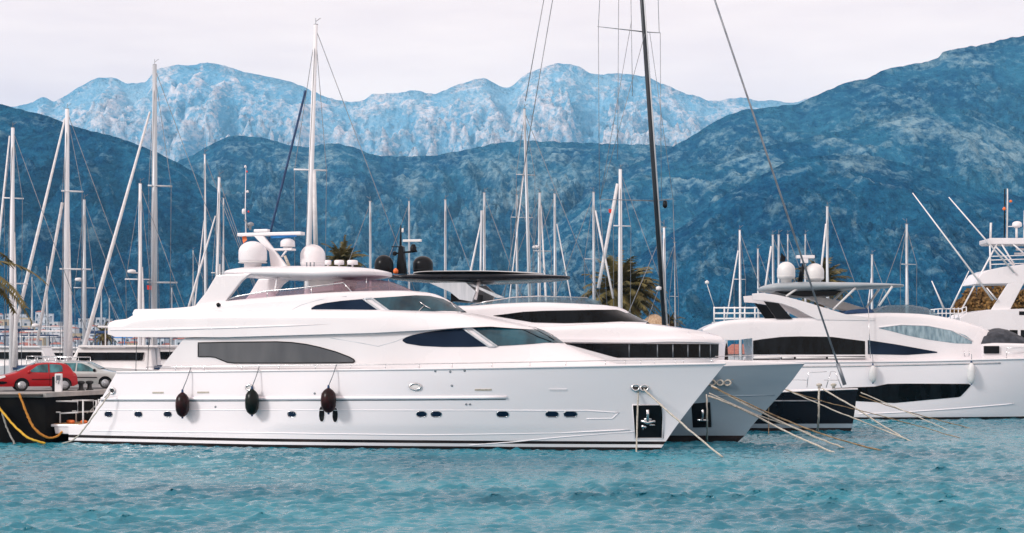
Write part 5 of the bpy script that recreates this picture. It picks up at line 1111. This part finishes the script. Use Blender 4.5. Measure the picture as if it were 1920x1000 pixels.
pxrope('mooring_line', [(1470, 730, 84.5), (1540, 752, 83.), (1604, 768, 82.), (1700, 793, 80.), (1800, 822, 77.)], 0.023, 'rope_wet', 'faint line crossing the black hull and running farthest over the water', 'mooring line', G)
pxrope('mooring_line', [(1541, 729, 84.6), (1600, 763, 83.), (1650, 795, 81.5), (1692, 820, 79.)], 0.043, 'rope', 'pale line from the black yacht windlass slanting right into the water', 'mooring line', G)
pxrope('mooring_line', [(1614, 736, 96.), (1670, 760, 94.), (1740, 790, 91.), (1790, 812, 87.)], 0.031, 'rope', 'upper of two thin lines from the sport yacht hull window', 'mooring line', G)
pxrope('mooring_line', [(1612, 742, 96.), (1680, 766, 94.), (1760, 788, 92.), (1830, 806, 89.)], 0.027, 'rope_wet', 'lower of two thin lines from the sport yacht hull window', 'mooring line', G)
# ============================================================ sailing boats of the marina
def sail_boat(label, px, ytop, Y, wpx, lean=0., face=-1, jib=None, spr=(), mat='alu_white', L=None, group='sailing boats moored in the marina', boom=True, furl=True, hullm='white_matt', cover='navy', radar=None, flag=None, stay2=None, main_w=0):
    """px, ytop: masthead in photo pixels; lean: pixels the foot stands right of the head; jib: pixels (x at deck level) of the furled headsail"""
    top = W(px, ytop, Y); foot = Vector((W(px + lean, 640, Y).x, Y, 1.6)); H = top.z - 1.6
    foot.x = top.x + lean * Y / F
    L = L or max(9., min(20., H * .68)); r = empty('sailing_boat', (foot.x, Y, 0), 0, label, 'sailing boat', group)
    s = face; wr = wpx * Y / F / 2; T = Vector((top.x - foot.x, 0, top.z))
    # hull: bow towards s
    k = MB(); n = 22; P = []; Q = []
    for i in range(n + 1):
        t = i / n; x = s * (-L * .58 + L * t); b = L * .145 * (1 - max(0, (t - .4) / .6)**2.2) * (.78 + .22 * min(1, t / .4)); sh = 1.05 + .35 * t**2 + L * .012
        P.append([(x - s * .7 * (1 - q) * t, -b * (.55 + .45 * q**.5), -.3 + (sh + .3) * q) for q in (0, .2, .4, .6, .8, 1)])
    Q = [[(a, -b, c) for a, b, c in row] for row in P]; k.grid(P, flip=s < 0); k.grid(Q, flip=s > 0)
    for i in range(n): k.add([P[i][-1], P[i + 1][-1], Q[i + 1][-1], Q[i][-1]], [(0, 1, 2, 3)])
    k.add([P[0][j] for j in range(6)] + [Q[0][j] for j in range(5, -1, -1)], [tuple(range(12))]); k.build('hull', M[hullm], r)
    dk = 1.05 + L * .012
    k = MB(); k.box((s * L * .02, 0, dk + .3), (L * .36, L * .17, .55), taper=.82, lean=(-s * .3, 0)); k.build('cabin', M['white_matt'], r, bevel=.08)
    k = MB(); k.box((s * L * .02, -L * .08, dk + .36), (L * .26, .04, .16)); k.build('cabin_window', M['tint_black'], r)
    k = MB(); k.box((-s * L * .2, 0, dk + .85), (L * .12, L * .16, .5), taper=.7, lean=(s * .2, 0)); k.build('spray_hood', M[cover], r, bevel=.08)
    k = MB(); k.tube([(0, 0, dk), T * .5 + Vector((0, 0, .5)), T], [wr * .88, wr * .85, wr * .6], 10); mo = k.build('mast', M[mat], r)
    k = MB(); k.tube([T, T + Vector((0, 0, .5))], .02, 4); k.tube([T + Vector((0, 0, .25)), T + Vector((-s * .35, 0, .5))], .02, 4); k.tube([T + Vector((-.15, 0, .02)), T + Vector((.15, 0, .02))], .05, 5); k.build('masthead_fitting', M['wire'], mo)
    if boom:
        bl = L * .36; k = MB(); k.tube([(-s * .1, 0, dk + 1.5), (-s * bl, 0, dk + 1.6)], .08, 8); bo = k.build('boom', M['alu'], r)
        k = MB(); k.tube([(-s * .2, 0, dk + 1.75), (-s * bl * .5, 0, dk + 1.8), (-s * bl * .96, 0, dk + 1.75)], [.2, .22, .12], 8); k.build('sail_cover', M[cover], bo)
    if main_w:
        k = MB(); k.tube([(-s * .3, 0, dk + 1.8), Vector((-s * .35, 0, 0)) + T * .3, Vector((-s * .2, 0, 0)) + T * .62], [main_w, main_w * .5, .05], 8); k.build('furled_mainsail', M['sail'], r)
    for (a, b, y) in spr:
        ax, bx = (a - 960) * Y / F - foot.x, (b - 960) * Y / F - foot.x; z = CH - (y - H0) * Y / F; k = MB(); k.tube([(ax, -.35, z), (bx, .35, z)], max(.035, wr * .28), 6); k.build('spreader', M[mat], mo)
    jx = ((jib[2] - 960) * Y / F - foot.x) if jib else s * L * .4
    hz_ = (CH - (jib[1] - H0) * Y / F) if jib else T.z * .97
    A = Vector(((jib[0] - 960) * Y / F - foot.x, 0, hz_)) if jib else T * .97
    B = Vector((jx, 0, dk + .2))
    if jib and len(jib) > 3: B.z = CH - (jib[3] - H0) * Y / F; 
    if furl: k = MB(); k.tube([B, B.lerp(A, .25), A], [wr * .62, wr * .6, wr * .3] if not jib or len(jib) < 5 else [jib[4]] * 3, 8); k.build('furled_headsail', M['sail'] if mat != 'carbon' else M['navy'], r)
    k = MB()
    for q in ((-s * L * .55, 0, dk), (0, -L * .13, dk), (0, L * .13, dk)): k.tube([T * .99, q], .012 + .00012 * Y, 4)
    for (a, b, y) in spr[:1]:
        for xx in (a, b): ax = (xx - 960) * Y / F - foot.x; z = CH - (y - H0) * Y / F; k.tube([T * .98, (ax, 0, z), (ax * .9, 0, dk)], .012 + .0001 * Y, 4)
    k.build('rigging', M['wire'], r)
    k = MB(); rl = [Vector((s * (-L * .55 + L * .1 * i), -L * .13 * (1 if i < 7 else .7 if i < 9 else .25), dk + .05 + .02 * i)) for i in range(10)]; rail(k, rl, .6, .02, mid=True); k.build('guard_rail', M['steel'], r)
    if radar: c = Vector(((radar[0] - 960) * Y / F - foot.x, 0, CH - (radar[1] - H0) * Y / F)); k = MB(); k.lathe([(.1, -.02), (.34, 0), (.38, .1), (.34, .24), (.1, .3)], c, 14); k.tube([c, (T.x * .5, 0, c.z)], .05, 5); k.build('radome', M['white_matt'], r)
    if flag: c = Vector(((flag[0] - 960) * Y / F - foot.x, -.1, CH - (flag[1] - H0) * Y / F)); k = MB(); k.poly_prism([(c.x, c.z), (c.x + .45, c.z - .05), (c.x + .42, c.z - .42), (c.x + .02, c.z - .38)], c.y, c.y + .02); k.build('flag', M[flag[2]], r)
    if stay2: k = MB(); a = W(stay2[0], stay2[1], Y); b = W(stay2[2], stay2[3], Y); o = Vector((foot.x, Y, 0)); k.tube([a - o, b - o], stay2[4], 7); k.build('inner_stay', M[stay2[5]], r)
    return r
SB = sail_boat
# left cluster
SB('sailing boat with white mast nearest the left edge of the photo', 24, 240, 135, 10, -3, -1, (18, 255, -30), [(8, 42, 372), (-2, 50, 532)], main_w=.3)
SB('sailing boat with the tallest white mast of the left cluster and two slanting furled sails', 126, 205, 138, 12, -2, -1, (122, 222, 20, 650), [(117, 154, 359), (114, 168, 505)], radar=(66, 613), main_w=.32, stay2=(117, 380, 70, 640, .14, 'sail'))
SB('sailing boat with short mast and radome between the tall white mast and the slanting sail', 158, 375, 142, 8, 0, -1, (157, 380, 120), [(140, 178, 540)], radar=(148, 527), furl=False, mat='alu')
SB('sailing boat with slim white mast and white radome left of the tallest grey mast', 263, 345, 133, 9, -1, -1, (262, 350, 232), [(236, 282, 524)], radar=(247, 512), furl=False, main_w=.28)
SB('sailing boat with the tallest grey mast, one long furled sail slanting down left', 290, 122, 134, 13, -1, -1, (281, 210, 155, 660), [(279, 321, 349), (278, 331, 530)], mat='alu', flag=(276, 535, 'red_flag'))
SB('sailing boat with leaning white mast left of the radar arch of the largest yacht', 411, 333, 126, 8, -9, -1, (404, 405, 347, 600), [(398, 415, 512)], main_w=.2)
SB('sailing boat with thin grey mast just right of the leaning white mast', 419, 372, 150, 4, -1, -1, None, [], mat='alu', furl=False)
SB('sailing boat with very thin pale mast above the rear roof corner of the largest yacht', 384, 290, 140, 5, 2, -1, (384, 400, 360, 620), [], furl=True, mat='alu_white')
# the big white mast behind the hard top
_big = SB('large sailing boat with thick white mast left of centre and dark blue furled sail', 592, 47, 112, 13, -22, -1, (573, 170, 496, 480, .085), [(552, 612, 319)], L=20, cover='navy', stay2=(588, 320, 592, 470, .17, 'sail'))
for _c in _big.children:
    if _c.name.startswith('furled_headsail'): _c.data.materials[0] = M['navy']
# centre row
SB('sailing boat with plain grey mast, first to the right of the palm crown', 694, 378, 150, 6, 1, 1, None, [], mat='alu', furl=False)
SB('sailing boat whose grey mast stands between the two black radar domes', 767, 378, 165, 5, 0, 1, None, [], mat='alu', furl=False)
SB('sailing boat with a lone grey mast above the left half of the black hard top', 835, 375, 155, 6, 0, -1, None, [], mat='alu', furl=False)
SB('sailing boat with grey mast and slanting furled sail above the black hard top', 908, 362, 150, 7, 0, -1, (906, 395, 872, 560), [], mat='alu', stay2=(903, 395, 899, 640, .12, 'alu'))
SB('sailing boat with thin grey mast left of the tall tapering grey mast', 969, 366, 145, 6, 1, -1, None, [(958, 1000, 408)], mat='alu', furl=False)
SB('sailing boat with tall grey mast, highest between the black hard top and the palm', 983, 205, 140, 8, 15, -1, (985, 300, 946, 640, .05), [(968, 1003, 328)], mat='alu')
SB('sailing boat with grey mast carrying a small white box at mid height', 1012, 362, 148, 8, -2, 1, (1014, 385, 1032), [(1000, 1034, 471)], mat='alu', radar=(1005, 466))
SB('sailing boat with plain pale grey mast, next right of the mast with the white box', 1040, 364, 152, 7, 2, 1, (1044, 420, 1078, 600, .06), [], mat='alu')
SB('sailing boat with slim grey mast left of the palm beside the dark mast', 1113, 361, 150, 7, 1, 1, (1116, 395, 1150, 560, .1), [(1096, 1124, 486)], mat='alu')
SB('sailing boat with bright white mast and slanting sail rising over the large palm crown', 1163, 318, 146, 10, 0, -1, (1158, 345, 1122, 540, .16), [(1150, 1183, 424)], flag=(1141, 392, 'red_flag'))
SB('sailing boat with thick plain pale mast directly right of the tall dark mast', 1245, 427, 100.5, 7, 3, 1, None, [], furl=False, L=9, boom=False)
SB('sailing boat with thin pale pole mast right of the dark mast', 1265, 455, 150, 3, 2, 1, None, [(1255, 1272, 556)], mat='alu', furl=False)
# right cluster
SB('sailing boat with pale mast and slanting sail above the white walkway railing', 1387, 432, 150, 6, 2, -1, (1384, 470, 1362, 600, .07), [(1376, 1398, 524)], mat='alu_white')
SB('sailing boat with short grey mast left of the sport yacht radar domes', 1421, 467, 160, 5, 2, -1, None, [], mat='alu', furl=False)
SB('sailing boat with grey mast and close slanting sail just left of the radar domes', 1449, 441, 158, 6, 2, -1, (1446, 462, 1432, 560, .1), [], mat='alu')
SB('sailing boat with grey mast tipped light blue directly left of the radar domes', 1460, 441, 150, 6, 1, -1, None, [], mat='alu', furl=False)
SB('sailing boat with faint thin mast behind the left radar dome', 1477, 440, 172, 4, 2, -1, None, [], mat='alu', furl=False)
SB('sailing boat with thin mast between the two white radar domes', 1510, 440, 170, 4, 0, -1, None, [], mat='alu', furl=False)
SB('sailing boat with the tallest pale mast above the right radar dome of the sport yacht', 1551, 388, 148, 7, 1, -1, (1549, 420, 1536, 540, .1), [], mat='alu')
SB('sailing boat with faint slender mast above the grey flat roof', 1635, 478, 160, 6, 0, -1, (1634, 520, 1624, 600, .06), [], mat='alu', furl=True)
SB('sailing boat with solitary grey mast at the right end of the grey flat roof', 1700, 421, 130, 7, 1, 1, None, [(1688, 1719, 496)], mat='alu', furl=False)
# small far masts in the left clutter
for px, yt, Y, w, lab in ((60, 520, 210, 3, 'far sailing boat seen between the first two white masts'), (88, 500, 230, 3, 'far sailing boat left of the tallest left mast, behind its furled sail'), (205, 560, 220, 3, 'far sailing boat left of the yacht upper deck overhang'), (322, 540, 240, 3, 'far sailing boat right of the tallest grey mast'), (190, 520, 260, 2.5, 'farthest small sailing boat among the town houses'), (362, 470, 230, 2.5, 'far sailing boat near the arch of the largest yacht')):
    SB(lab, px, yt, Y, w, 0, -1, None, [], mat='alu', furl=False, group='far sailing boats off the town')

# ============================================================ motor boats behind the quay
def motor_boat(px, Y, L, lab, face=1, cov=None, wp=0.):
    r = empty('motor_boat', (W(px, 655, Y).x, Y, 0), 0, lab, 'motor boat', 'motor boats behind the quay'); r.scale = (1.25, 1.25, 1.6); s = face; k = MB(); n = 18; P = []
    for i in range(n + 1):
        t = i / n; b = L * .16 * (1 - max(0, (t - .45) / .55)**2.4); sh = 1.3 + .5 * t + L * .03; P.append([(s * (-L / 2 + L * t - .9 * (1 - q) * t), -b * (.6 + .4 * q), -.3 + (sh + .3) * q) for q in (0, .25, .5, .75, 1)])
    Q = [[(a, -b, c) for a, b, c in row] for row in P]; k.grid(P, flip=s < 0); k.grid(Q, flip=s > 0)
    for i in range(n): k.add([P[i][-1], P[i + 1][-1], Q[i + 1][-1], Q[i][-1]], [(0, 1, 2, 3)])
    k.add([P[0][j] for j in range(5)] + [Q[0][j] for j in range(4, -1, -1)], [tuple(range(10))]); k.build('hull', M['white_matt'], r)
    z = 1.4 + L * .03; k = MB(); k.box((0, 0, z + .6), (L * .5, L * .24, 1.2), taper=.85, lean=(-s * .3, 0)); k.box((-s * L * .05, 0, z + 1.28), (L * .46, L * .25, .12)); k.build('cabin', M['white_matt'], r, bevel=.07)
    k = MB(); k.box((s * L * .0, -L * .118, z + .75), (L * .38, .06, .42), lean=(-s * .1, .1)); k.build('cabin_window', M['tint_black'], r)
    k = MB(); k.box((-s * L * .1, 0, z + 2.35), (L * .34, L * .22, .1)); k.tube([(-s * L * .24, -L * .09, z + 1.3), (-s * L * .24, -L * .09, z + 2.3)], .05, 6); k.tube([(s * L * .03, -L * .09, z + 1.3), (s * L * .03, -L * .09, z + 2.3)], .05, 6); k.build('bimini', M[cov or 'white_matt'], r, bevel=.03)
    k = MB(); rail(k, [Vector((s * (L * .1 + L * .07 * i), -L * .15 * (1 - (i / 6)**2), z + .1)) for i in range(6)], .6, .03, mid=True); k.build('bow_rail', M['steel'], r)
    return r
for px, Y, L, lab, f, cv in ((215, 134, 12, 'white motor boat with flat top behind the silver car', -1, None), (300, 141, 13, 'white motor boat with brown window under the yacht overhang', -1, None), (35, 152, 12, 'white motor boat behind the red car windscreen', 1, 'navy'),
        (115, 158, 10, 'small white motor boat between the two tall left masts', 1, None), (250, 175, 13, 'motor boat with blue canvas behind the yacht stern rail', 1, 'navy'), (170, 168, 9, 'small motor boat right of the tallest white left mast', -1, 'navy'), (-30, 170, 12, 'motor boat cut by the left edge of the photo', 1, None), (330, 190, 11, 'small motor boat nearest the saloon window edge', -1, 'offwhite')):
    motor_boat(px, Y, L, lab, f, cv)

for px, Y, L, lab, f, cv in ((8, 215, 11, 'distant motor boat with blue cover at the far left edge of the marina', 1, 'navy'), (52, 240, 12, 'distant pale motor boat between the first mast and the slanting sail', -1, None), (92, 205, 10, 'distant motor boat with dark blue canvas left of the tallest white left mast', 1, 'navy'), (145, 250, 12, 'distant motor boat right of the tallest white left mast', 1, 'navy'), (188, 225, 12, 'distant motor boat with blue canvas above the silver car roof', -1, 'navy'),
        (232, 260, 13, 'distant motor boat above the stern rail corner of the largest yacht', 1, 'blue_cover'), (272, 235, 11, 'distant motor boat between the slim white mast and the tallest grey mast', -1, 'navy'), (318, 270, 12, 'distant motor boat just left of the sloping saloon corner', 1, 'navy')):
    motor_boat(px, Y, L, lab, f, cv)

# ============================================================ town on the far shore
M['plaster'] = noisy('pale_plaster', (.46, .48, .50), (.58, .58, .58), .3, .85); M['plaster_cool'] = noisy('white_plaster', (.50, .56, .62), (.66, .70, .74), .3, .85); M['plaster_ochre'] = noisy('ochre_plaster', (.50, .40, .26), (.58, .48, .33), .3, .85)
M['tile'] = noisy('red_roof_tiles', (.30, .10, .08), (.40, .16, .12), 2, .85); M['shutter'] = principled('dark_window', (.03, .06, .09), .3)
hill('shore_slope', [(-700, 560), (-200, 585), (0, 592), (150, 598), (230, 614), (330, 634), (430, 646), (520, 654)], 1900, 1150, MT_NEAR, -600, 520, na=160, nt=60, gul=.01, gf=14., rockf=-.3, seed=71, power=1.0, rough=.001)
rng = random.Random(11)
SPOTS = []; HOUSES = {}
tries = 0
while len(SPOTS) < 150 and tries < 9000:
    tries += 1; px = rng.uniform(-50, 440)
    ym = lin(px, [(-60, 592), (60, 596), (150, 592), (230, 614), (330, 634), (440, 648)]); py = ym + 4 + (660 - ym - 4) * rng.random()**.9
    Y = 1150 + 740 * max(0, min(1, (659 - py) / (667 - ym))) * .97
    if all(abs(px - a) > 5.5 or abs(py - b) > 4.6 for a, b, _ in SPOTS): SPOTS.append((px, py, Y))
NEAR_ = [(5, 'at the far left edge'), (40, 'behind the mast nearest the left edge'), (75, 'left of the tallest white left mast'), (110, 'beside the first slanting furled sail'), (140, 'behind the tallest white left mast'), (175, 'behind the short mast with radome'), (215, 'at the yacht upper deck tail'), (250, 'under the upper deck overhang'), (280, 'behind the slim white mast'), (310, 'behind the tallest grey mast'), (345, 'beside the saloon corner'), (999, 'hidden low behind the saloon')]
for i, (px, py, Y) in enumerate(sorted(SPOTS, key=lambda s: s[0])):
    kind = rng.random(); w, d, h = rng.uniform(6, 12), rng.uniform(6, 9), rng.choice([4.6, 5.6, 7.5, 9]); c = W(px, py, Y)
    near_ = next(t for x, t in NEAR_ if px < x); lvl = 'near the waterline' if py > 648 else 'low on the slope' if py > 634 else 'halfway up the slope' if py > 618 else 'high on the slope'
    mt = 'plaster_cool' if kind < .6 else 'plaster' if kind < .9 else 'plaster_ochre'; roof = rng.random() < .45
    r = empty('house', (c.x, c.y, c.z), RAD(rng.uniform(-25, 25))); col_ = {'plaster_cool': 'white', 'plaster': 'cream', 'plaster_ochre': 'ochre'}[mt]; sz = 'wide' if w > 9 else 'narrow' if h < 7 else 'tall'
    lab = '%s %s house, %s, %s, %s' % (sz, col_, 'red roof' if roof else 'flat roof', lvl, near_); lab = ' '.join(lab.split()[:16])
    tag(r, lab, 'house', 'houses of the far town'); HOUSES.setdefault(lab, []).append(r)
    k = MB(); k.box((0, 0, h / 2 - 3), (w, d, h + 6)); k.build('wall', M[mt], r)
    if roof:
        k = MB(); o = .4; z = h; k.add([(-w / 2 - o, -d / 2 - o, z), (w / 2 + o, -d / 2 - o, z), (w / 2 + o, d / 2 + o, z), (-w / 2 - o, d / 2 + o, z), (-w / 4, 0, z + 1.5), (w / 4, 0, z + 1.5)], [(0, 1, 5, 4), (1, 2, 5), (2, 3, 4, 5), (3, 0, 4), (3, 2, 1, 0)]); k.build('roof', M['tile'], r)
    else:
        k = MB(); k.box((0, 0, h + .15), (w + .6, d + .6, .3)); k.build('roof', M['plaster_cool'], r)
    for q in (-1, 1):
        k = MB(); k.box((q * w / 4, -d / 2 - .02, h * .5), (w * .22, .08, h * .42)); k.build('window', M['shutter'], r)
    if rng.random() < .5:
        k = MB(); k.box((0, -d / 2 - .6, h * .3), (w * .8, 1.2, .15)); k.build('balcony', M['plaster_cool'], r)

for lab, hs in HOUSES.items():
    if len(hs) > 1:
        for j, h_ in enumerate(hs): h_['label'] = ('leftmost ' if j == 0 else 'rightmost ' if j == len(hs) - 1 else ['', 'second ', 'third ', 'fourth '][min(j, 3)]) + ' '.join(lab.split()[:15])
# ============================================================ walkway rail, sheds, rock hut behind the boats
def px_box(name, mat, a, b, Y, depth, label, cat, z0=None, parts=None, group=None):
    p, q = W(a[0], a[1], Y), W(b[0], b[1], Y); r = empty(name, ((p.x + q.x) / 2, Y + depth / 2, 1.7 if z0 is None else z0), 0, label, cat, group); z0 = r.location.z
    k = MB(); k.box((0, 0, (q.z - z0) / 2 + (0)), (abs(q.x - p.x), depth, q.z - z0)); k.build('wall', M[mat], r); return r, abs(q.x - p.x), q.z - z0, depth
def gable(r, w, d, h, rise, mat='tile'):
    k = MB(); o = .4; k.add([(-w / 2 - o, -d / 2 - o, h), (w / 2 + o, -d / 2 - o, h), (w / 2 + o, d / 2 + o, h), (-w / 2 - o, d / 2 + o, h), (-w / 2 + w * .15, 0, h + rise), (w / 2 - w * .15, 0, h + rise)], [(0, 1, 5, 4), (1, 2, 5), (2, 3, 4, 5), (3, 0, 4), (3, 2, 1, 0)]); k.build('roof', M[mat], r)
r, w, h, d = px_box('waterfront_house', 'plaster_cool', (1374, 690), (1418, 664), 169, 7, 'small white house with red tiled roof seen between grey yacht and sport yacht', 'house'); gable(r, w, d, h, 1.1)
k = MB(); k.box((-.3, -d / 2 - .03, h * .5), (.8, .06, .9)); k.build('window', M['shutter'], r)
wk = empty('walkway', (W(1400, 600, 128).x, 128, 0), 0, 'white raised walkway with three-bar railing behind the sport yacht', 'walkway')
x0, x1 = W(1337, 600, 128).x - wk.location.x, W(1470, 600, 128).x - wk.location.x; zt = W(1400, 576, 128).z
k = MB(); k.box(((x0 + x1) / 2, 0, W(0, 606, 128).z), (x1 - x0, 1.6, .18)); k.build('deck', M['offwhite'], wk)
k = MB()
for y in (578, 588, 598): z = W(0, y, 128).z; k.tube([(x0, -.7, z), (x1, -.7, z)], .075, 6)
for i in range(8): x = x0 + (x1 - x0) * i / 7; k.tube([(x, -.7, zt), (x, -.7, W(0, 606, 128).z)], .07, 6)
k.build('railing', M['white_matt'], wk)
for x in (x0 + 1, x1 - 1): k = MB(); k.tube([(x, 0, -1), (x, 0, W(0, 607, 128).z)], .22, 8); k.build('pillar', M['offwhite'], wk)
for px, Y, lab in ((1340, 128, 'x'),): k = MB(); k.tube([(x0, -.7, zt), (x0 - .6, -.7, zt + 1.9)], .03, 5); k.lathe([(.02, 0), (.17, .1), (.17, .25), (.02, .36)], (x0 - .6, -.7, zt + 1.85), 10); k.build('lamp', M['offwhite'], wk)

# ============================================================ palms and other trees
M['frond'] = noisy('olive_palm_frond', (.05, .050, .012), (.17, .13, .035), 1.6, .7, lo=.3, hi=.7); M['frond_dry'] = noisy('dry_palm_frond', (.16, .075, .025), (.30, .16, .06), 2, .8)
M['trunk'] = noisy('palm_trunk', (.06, .04, .025), (.16, .11, .07), 4, .9, bump=.8, stretch=(1, 1, 4), bdist=.06)
def palm(label, crown, R, nf=46, seed=0, base_z=1.7, dry=.25, wind=0., up=1.0, group='palms behind the boats', lmin=.7, shaggy=1.):
    rg = random.Random(seed); r = empty('palm_tree', (crown.x, crown.y, base_z), 0, label, 'palm tree', group); H = crown.z - base_z
    k = MB(); k.tube([(0, 0, -.3), (.1, 0, H * .3), (.05, .05, H * .7), (0, 0, H)], [.42, .34, .32, .38], 12); k.build('trunk', M['trunk'], r)
    for mat, name, n, lo, hi in (('frond', 'crown', nf, -.25, 1.35 * up), ('frond_dry', 'dry_fronds', int(nf * dry), -1.0, -.2)):
        m = MB()
        for i in range(n):
            az = 2.399 * i + rg.uniform(-.2, .2); el = lo + (hi - lo) * ((i + .5) / n) + rg.uniform(-.1, .1); Lf = R * rg.uniform(lmin, 1.05) * (.6 if name == 'dry_fronds' else 1)
            p = Vector((0, 0, H + rg.uniform(-.2, .25))); d = Vector((math.cos(az) * math.cos(el), math.sin(az) * math.cos(el), math.sin(el))); pts = [p.copy()]; st = Lf / 12
            for s in range(12):
                d = (d + Vector((wind * .05, 0, -.085 - .05 * s / 12))).normalized(); p = p + d * st; pts.append(p.copy())
            m.tube(pts, [.045 * (1 - t / 14) for t in range(13)], 4)
            for s in range(2, 26):
                t = s / 26 * 12; a = int(t); q = pts[a].lerp(pts[min(a + 1, 12)], t - a); tn = (pts[min(a + 1, 12)] - pts[a]).normalized(); side = tn.cross(Vector((0, 0, 1)))
                if side.length < .05: side = Vector((1, 0, 0))
                side.normalize(); ll = Lf * .26 * math.sin(min(1, (s + 2) / 16) * 1.45) * (1.25 - s / 30) * shaggy
                for sg in (-1, 1):
                    tip = q + side * sg * ll * rg.uniform(.7, 1) + tn * ll * .55 + Vector((0, 0, -ll * rg.uniform(.15, .55))); w_ = tn * (.075 * R / 3.2)
                    m.add([q - w_, q + w_, tip], [(0, 1, 2)])
        m.build(name, M[mat], r)
    return r
palm('large windswept palm left of the tall dark mast', W(1166, 552, 172), 5.2, 130, 3, dry=.6, wind=.8, shaggy=1.05)
palm('palm crown showing above the white hard top of the largest yacht', W(642, 496, 172), 3.2, 90, 5, wind=-.1, up=1.05, base_z=1.7, shaggy=1.2)
palm('palm crown behind the radar domes of the sport yacht', W(1540, 535, 172), 3.8, 80, 8, dry=.5)
palm('low brown palm beside the tan rock, right of the dark mast', W(1258, 607, 173), 1.8, 34, 9, dry=.6)
palm('palm at the left edge with its drooping fronds reaching into the photo', Vector((W(-62, 500, 88).x, 88, W(0, 497, 88).z)), 5.3, 13, 12, base_z=QZ, dry=.6, group='palms on the quay', lmin=.85, up=.5, shaggy=.6)
palm('tiny dark palm left of the upper deck overhang', W(196, 628, 190), 1.9, 34, 14, base_z=-1., dry=.4)
def leafy_tree(label, base, blobs, mat1, seed, name='tree', n=2600, leaf=.22, trunk_h=3.):
    rg = random.Random(seed); r = empty(name, base, 0, label, 'tree'); top = max(b[2] for b in blobs)
    k = MB(); k.tube([(0, 0, -.5), (.1, 0, trunk_h), (0, 0, top)], [.35, .25, .08], 8)
    for b in blobs: k.tube([(0, 0, trunk_h * .9), (b[0] * .5, b[1] * .5, (trunk_h + b[2]) / 2), (b[0], b[1], b[2])], [.16, .1, .04], 6)
    k.build('trunk', M['trunk'], r); m = MB()
    for i in range(n):
        b = rg.choice(blobs); v = Vector((rg.gauss(0, 1), rg.gauss(0, 1), rg.gauss(0, 1))).normalized() * (rg.random()**.4); c = Vector((b[0] + v.x * b[3], b[1] + v.y * b[3], b[2] + v.z * b[3] * .75))
        a = Vector((rg.gauss(0, 1), rg.gauss(0, 1), rg.gauss(0, 1))).normalized(); s_ = a.cross(Vector((rg.gauss(0, 1), rg.gauss(0, 1), .3))).normalized(); l = leaf * rg.uniform(.6, 1.4); m.add([c - a * l, c + s_ * l * .5, c + a * l, c - s_ * l * .5], [(0, 1, 2, 3)])
    m.build('crown', mat1, r); return r
M['brown_leaf'] = noisy('brown_autumn_foliage', (.10, .05, .012), (.30, .16, .04), .9, .8, lo=.3, hi=.7)
b0 = W(1832, 655, 168); leafy_tree('broad rusty brown tree behind the fishing boat flybridge', (b0.x, 168, 1.7), [(W(x, 0, 168).x - b0.x, dy, W(0, y, 168).z - 1.7, rr) for x, y, rr, dy in ((1812, 575, 1.3, 0), (1835, 560, 1.7, .6), (1862, 553, 1.8, 0), (1885, 560, 1.7, .5), (1800, 585, .9, 0), (1910, 562, 1.6, 0), (1850, 580, 2, -.5), (1935, 566, 1.6, 0), (1880, 585, 2, 0))], M['brown_leaf'], 4, n=5200, leaf=.26)
# tan thatched kiosk
kx = W(1228, 610, 168); r = empty('thatched_kiosk', (kx.x, 169, 1.7), 0, 'tan thatched roof peeking over the grey yacht, beside the dark mast', 'kiosk'); M['thatch'] = noisy('tan_thatch', (.34, .22, .13), (.52, .38, .26), 5, .95, bump=.8, bdist=.1, stretch=(1, 1, .3))
k = MB(); h = W(0, 612, 168).z - 1.7; rg = random.Random(2); k.lathe([(1.9, h - .6), (1.75, h), (1.35, h + .5), (.8, h + 1.0), (.35, h + 1.25), (.02, h + 1.3)], n=24); k.v = [(x + rg.uniform(-.09, .09), y + rg.uniform(-.09, .09), z + rg.uniform(-.08, .08)) for x, y, z in k.v]; k.build('roof', M['thatch'], r)
k = MB(); k.lathe([(1.2, -.1), (1.2, h - .4)], n=16); k.build('wall', M['tan'], r)
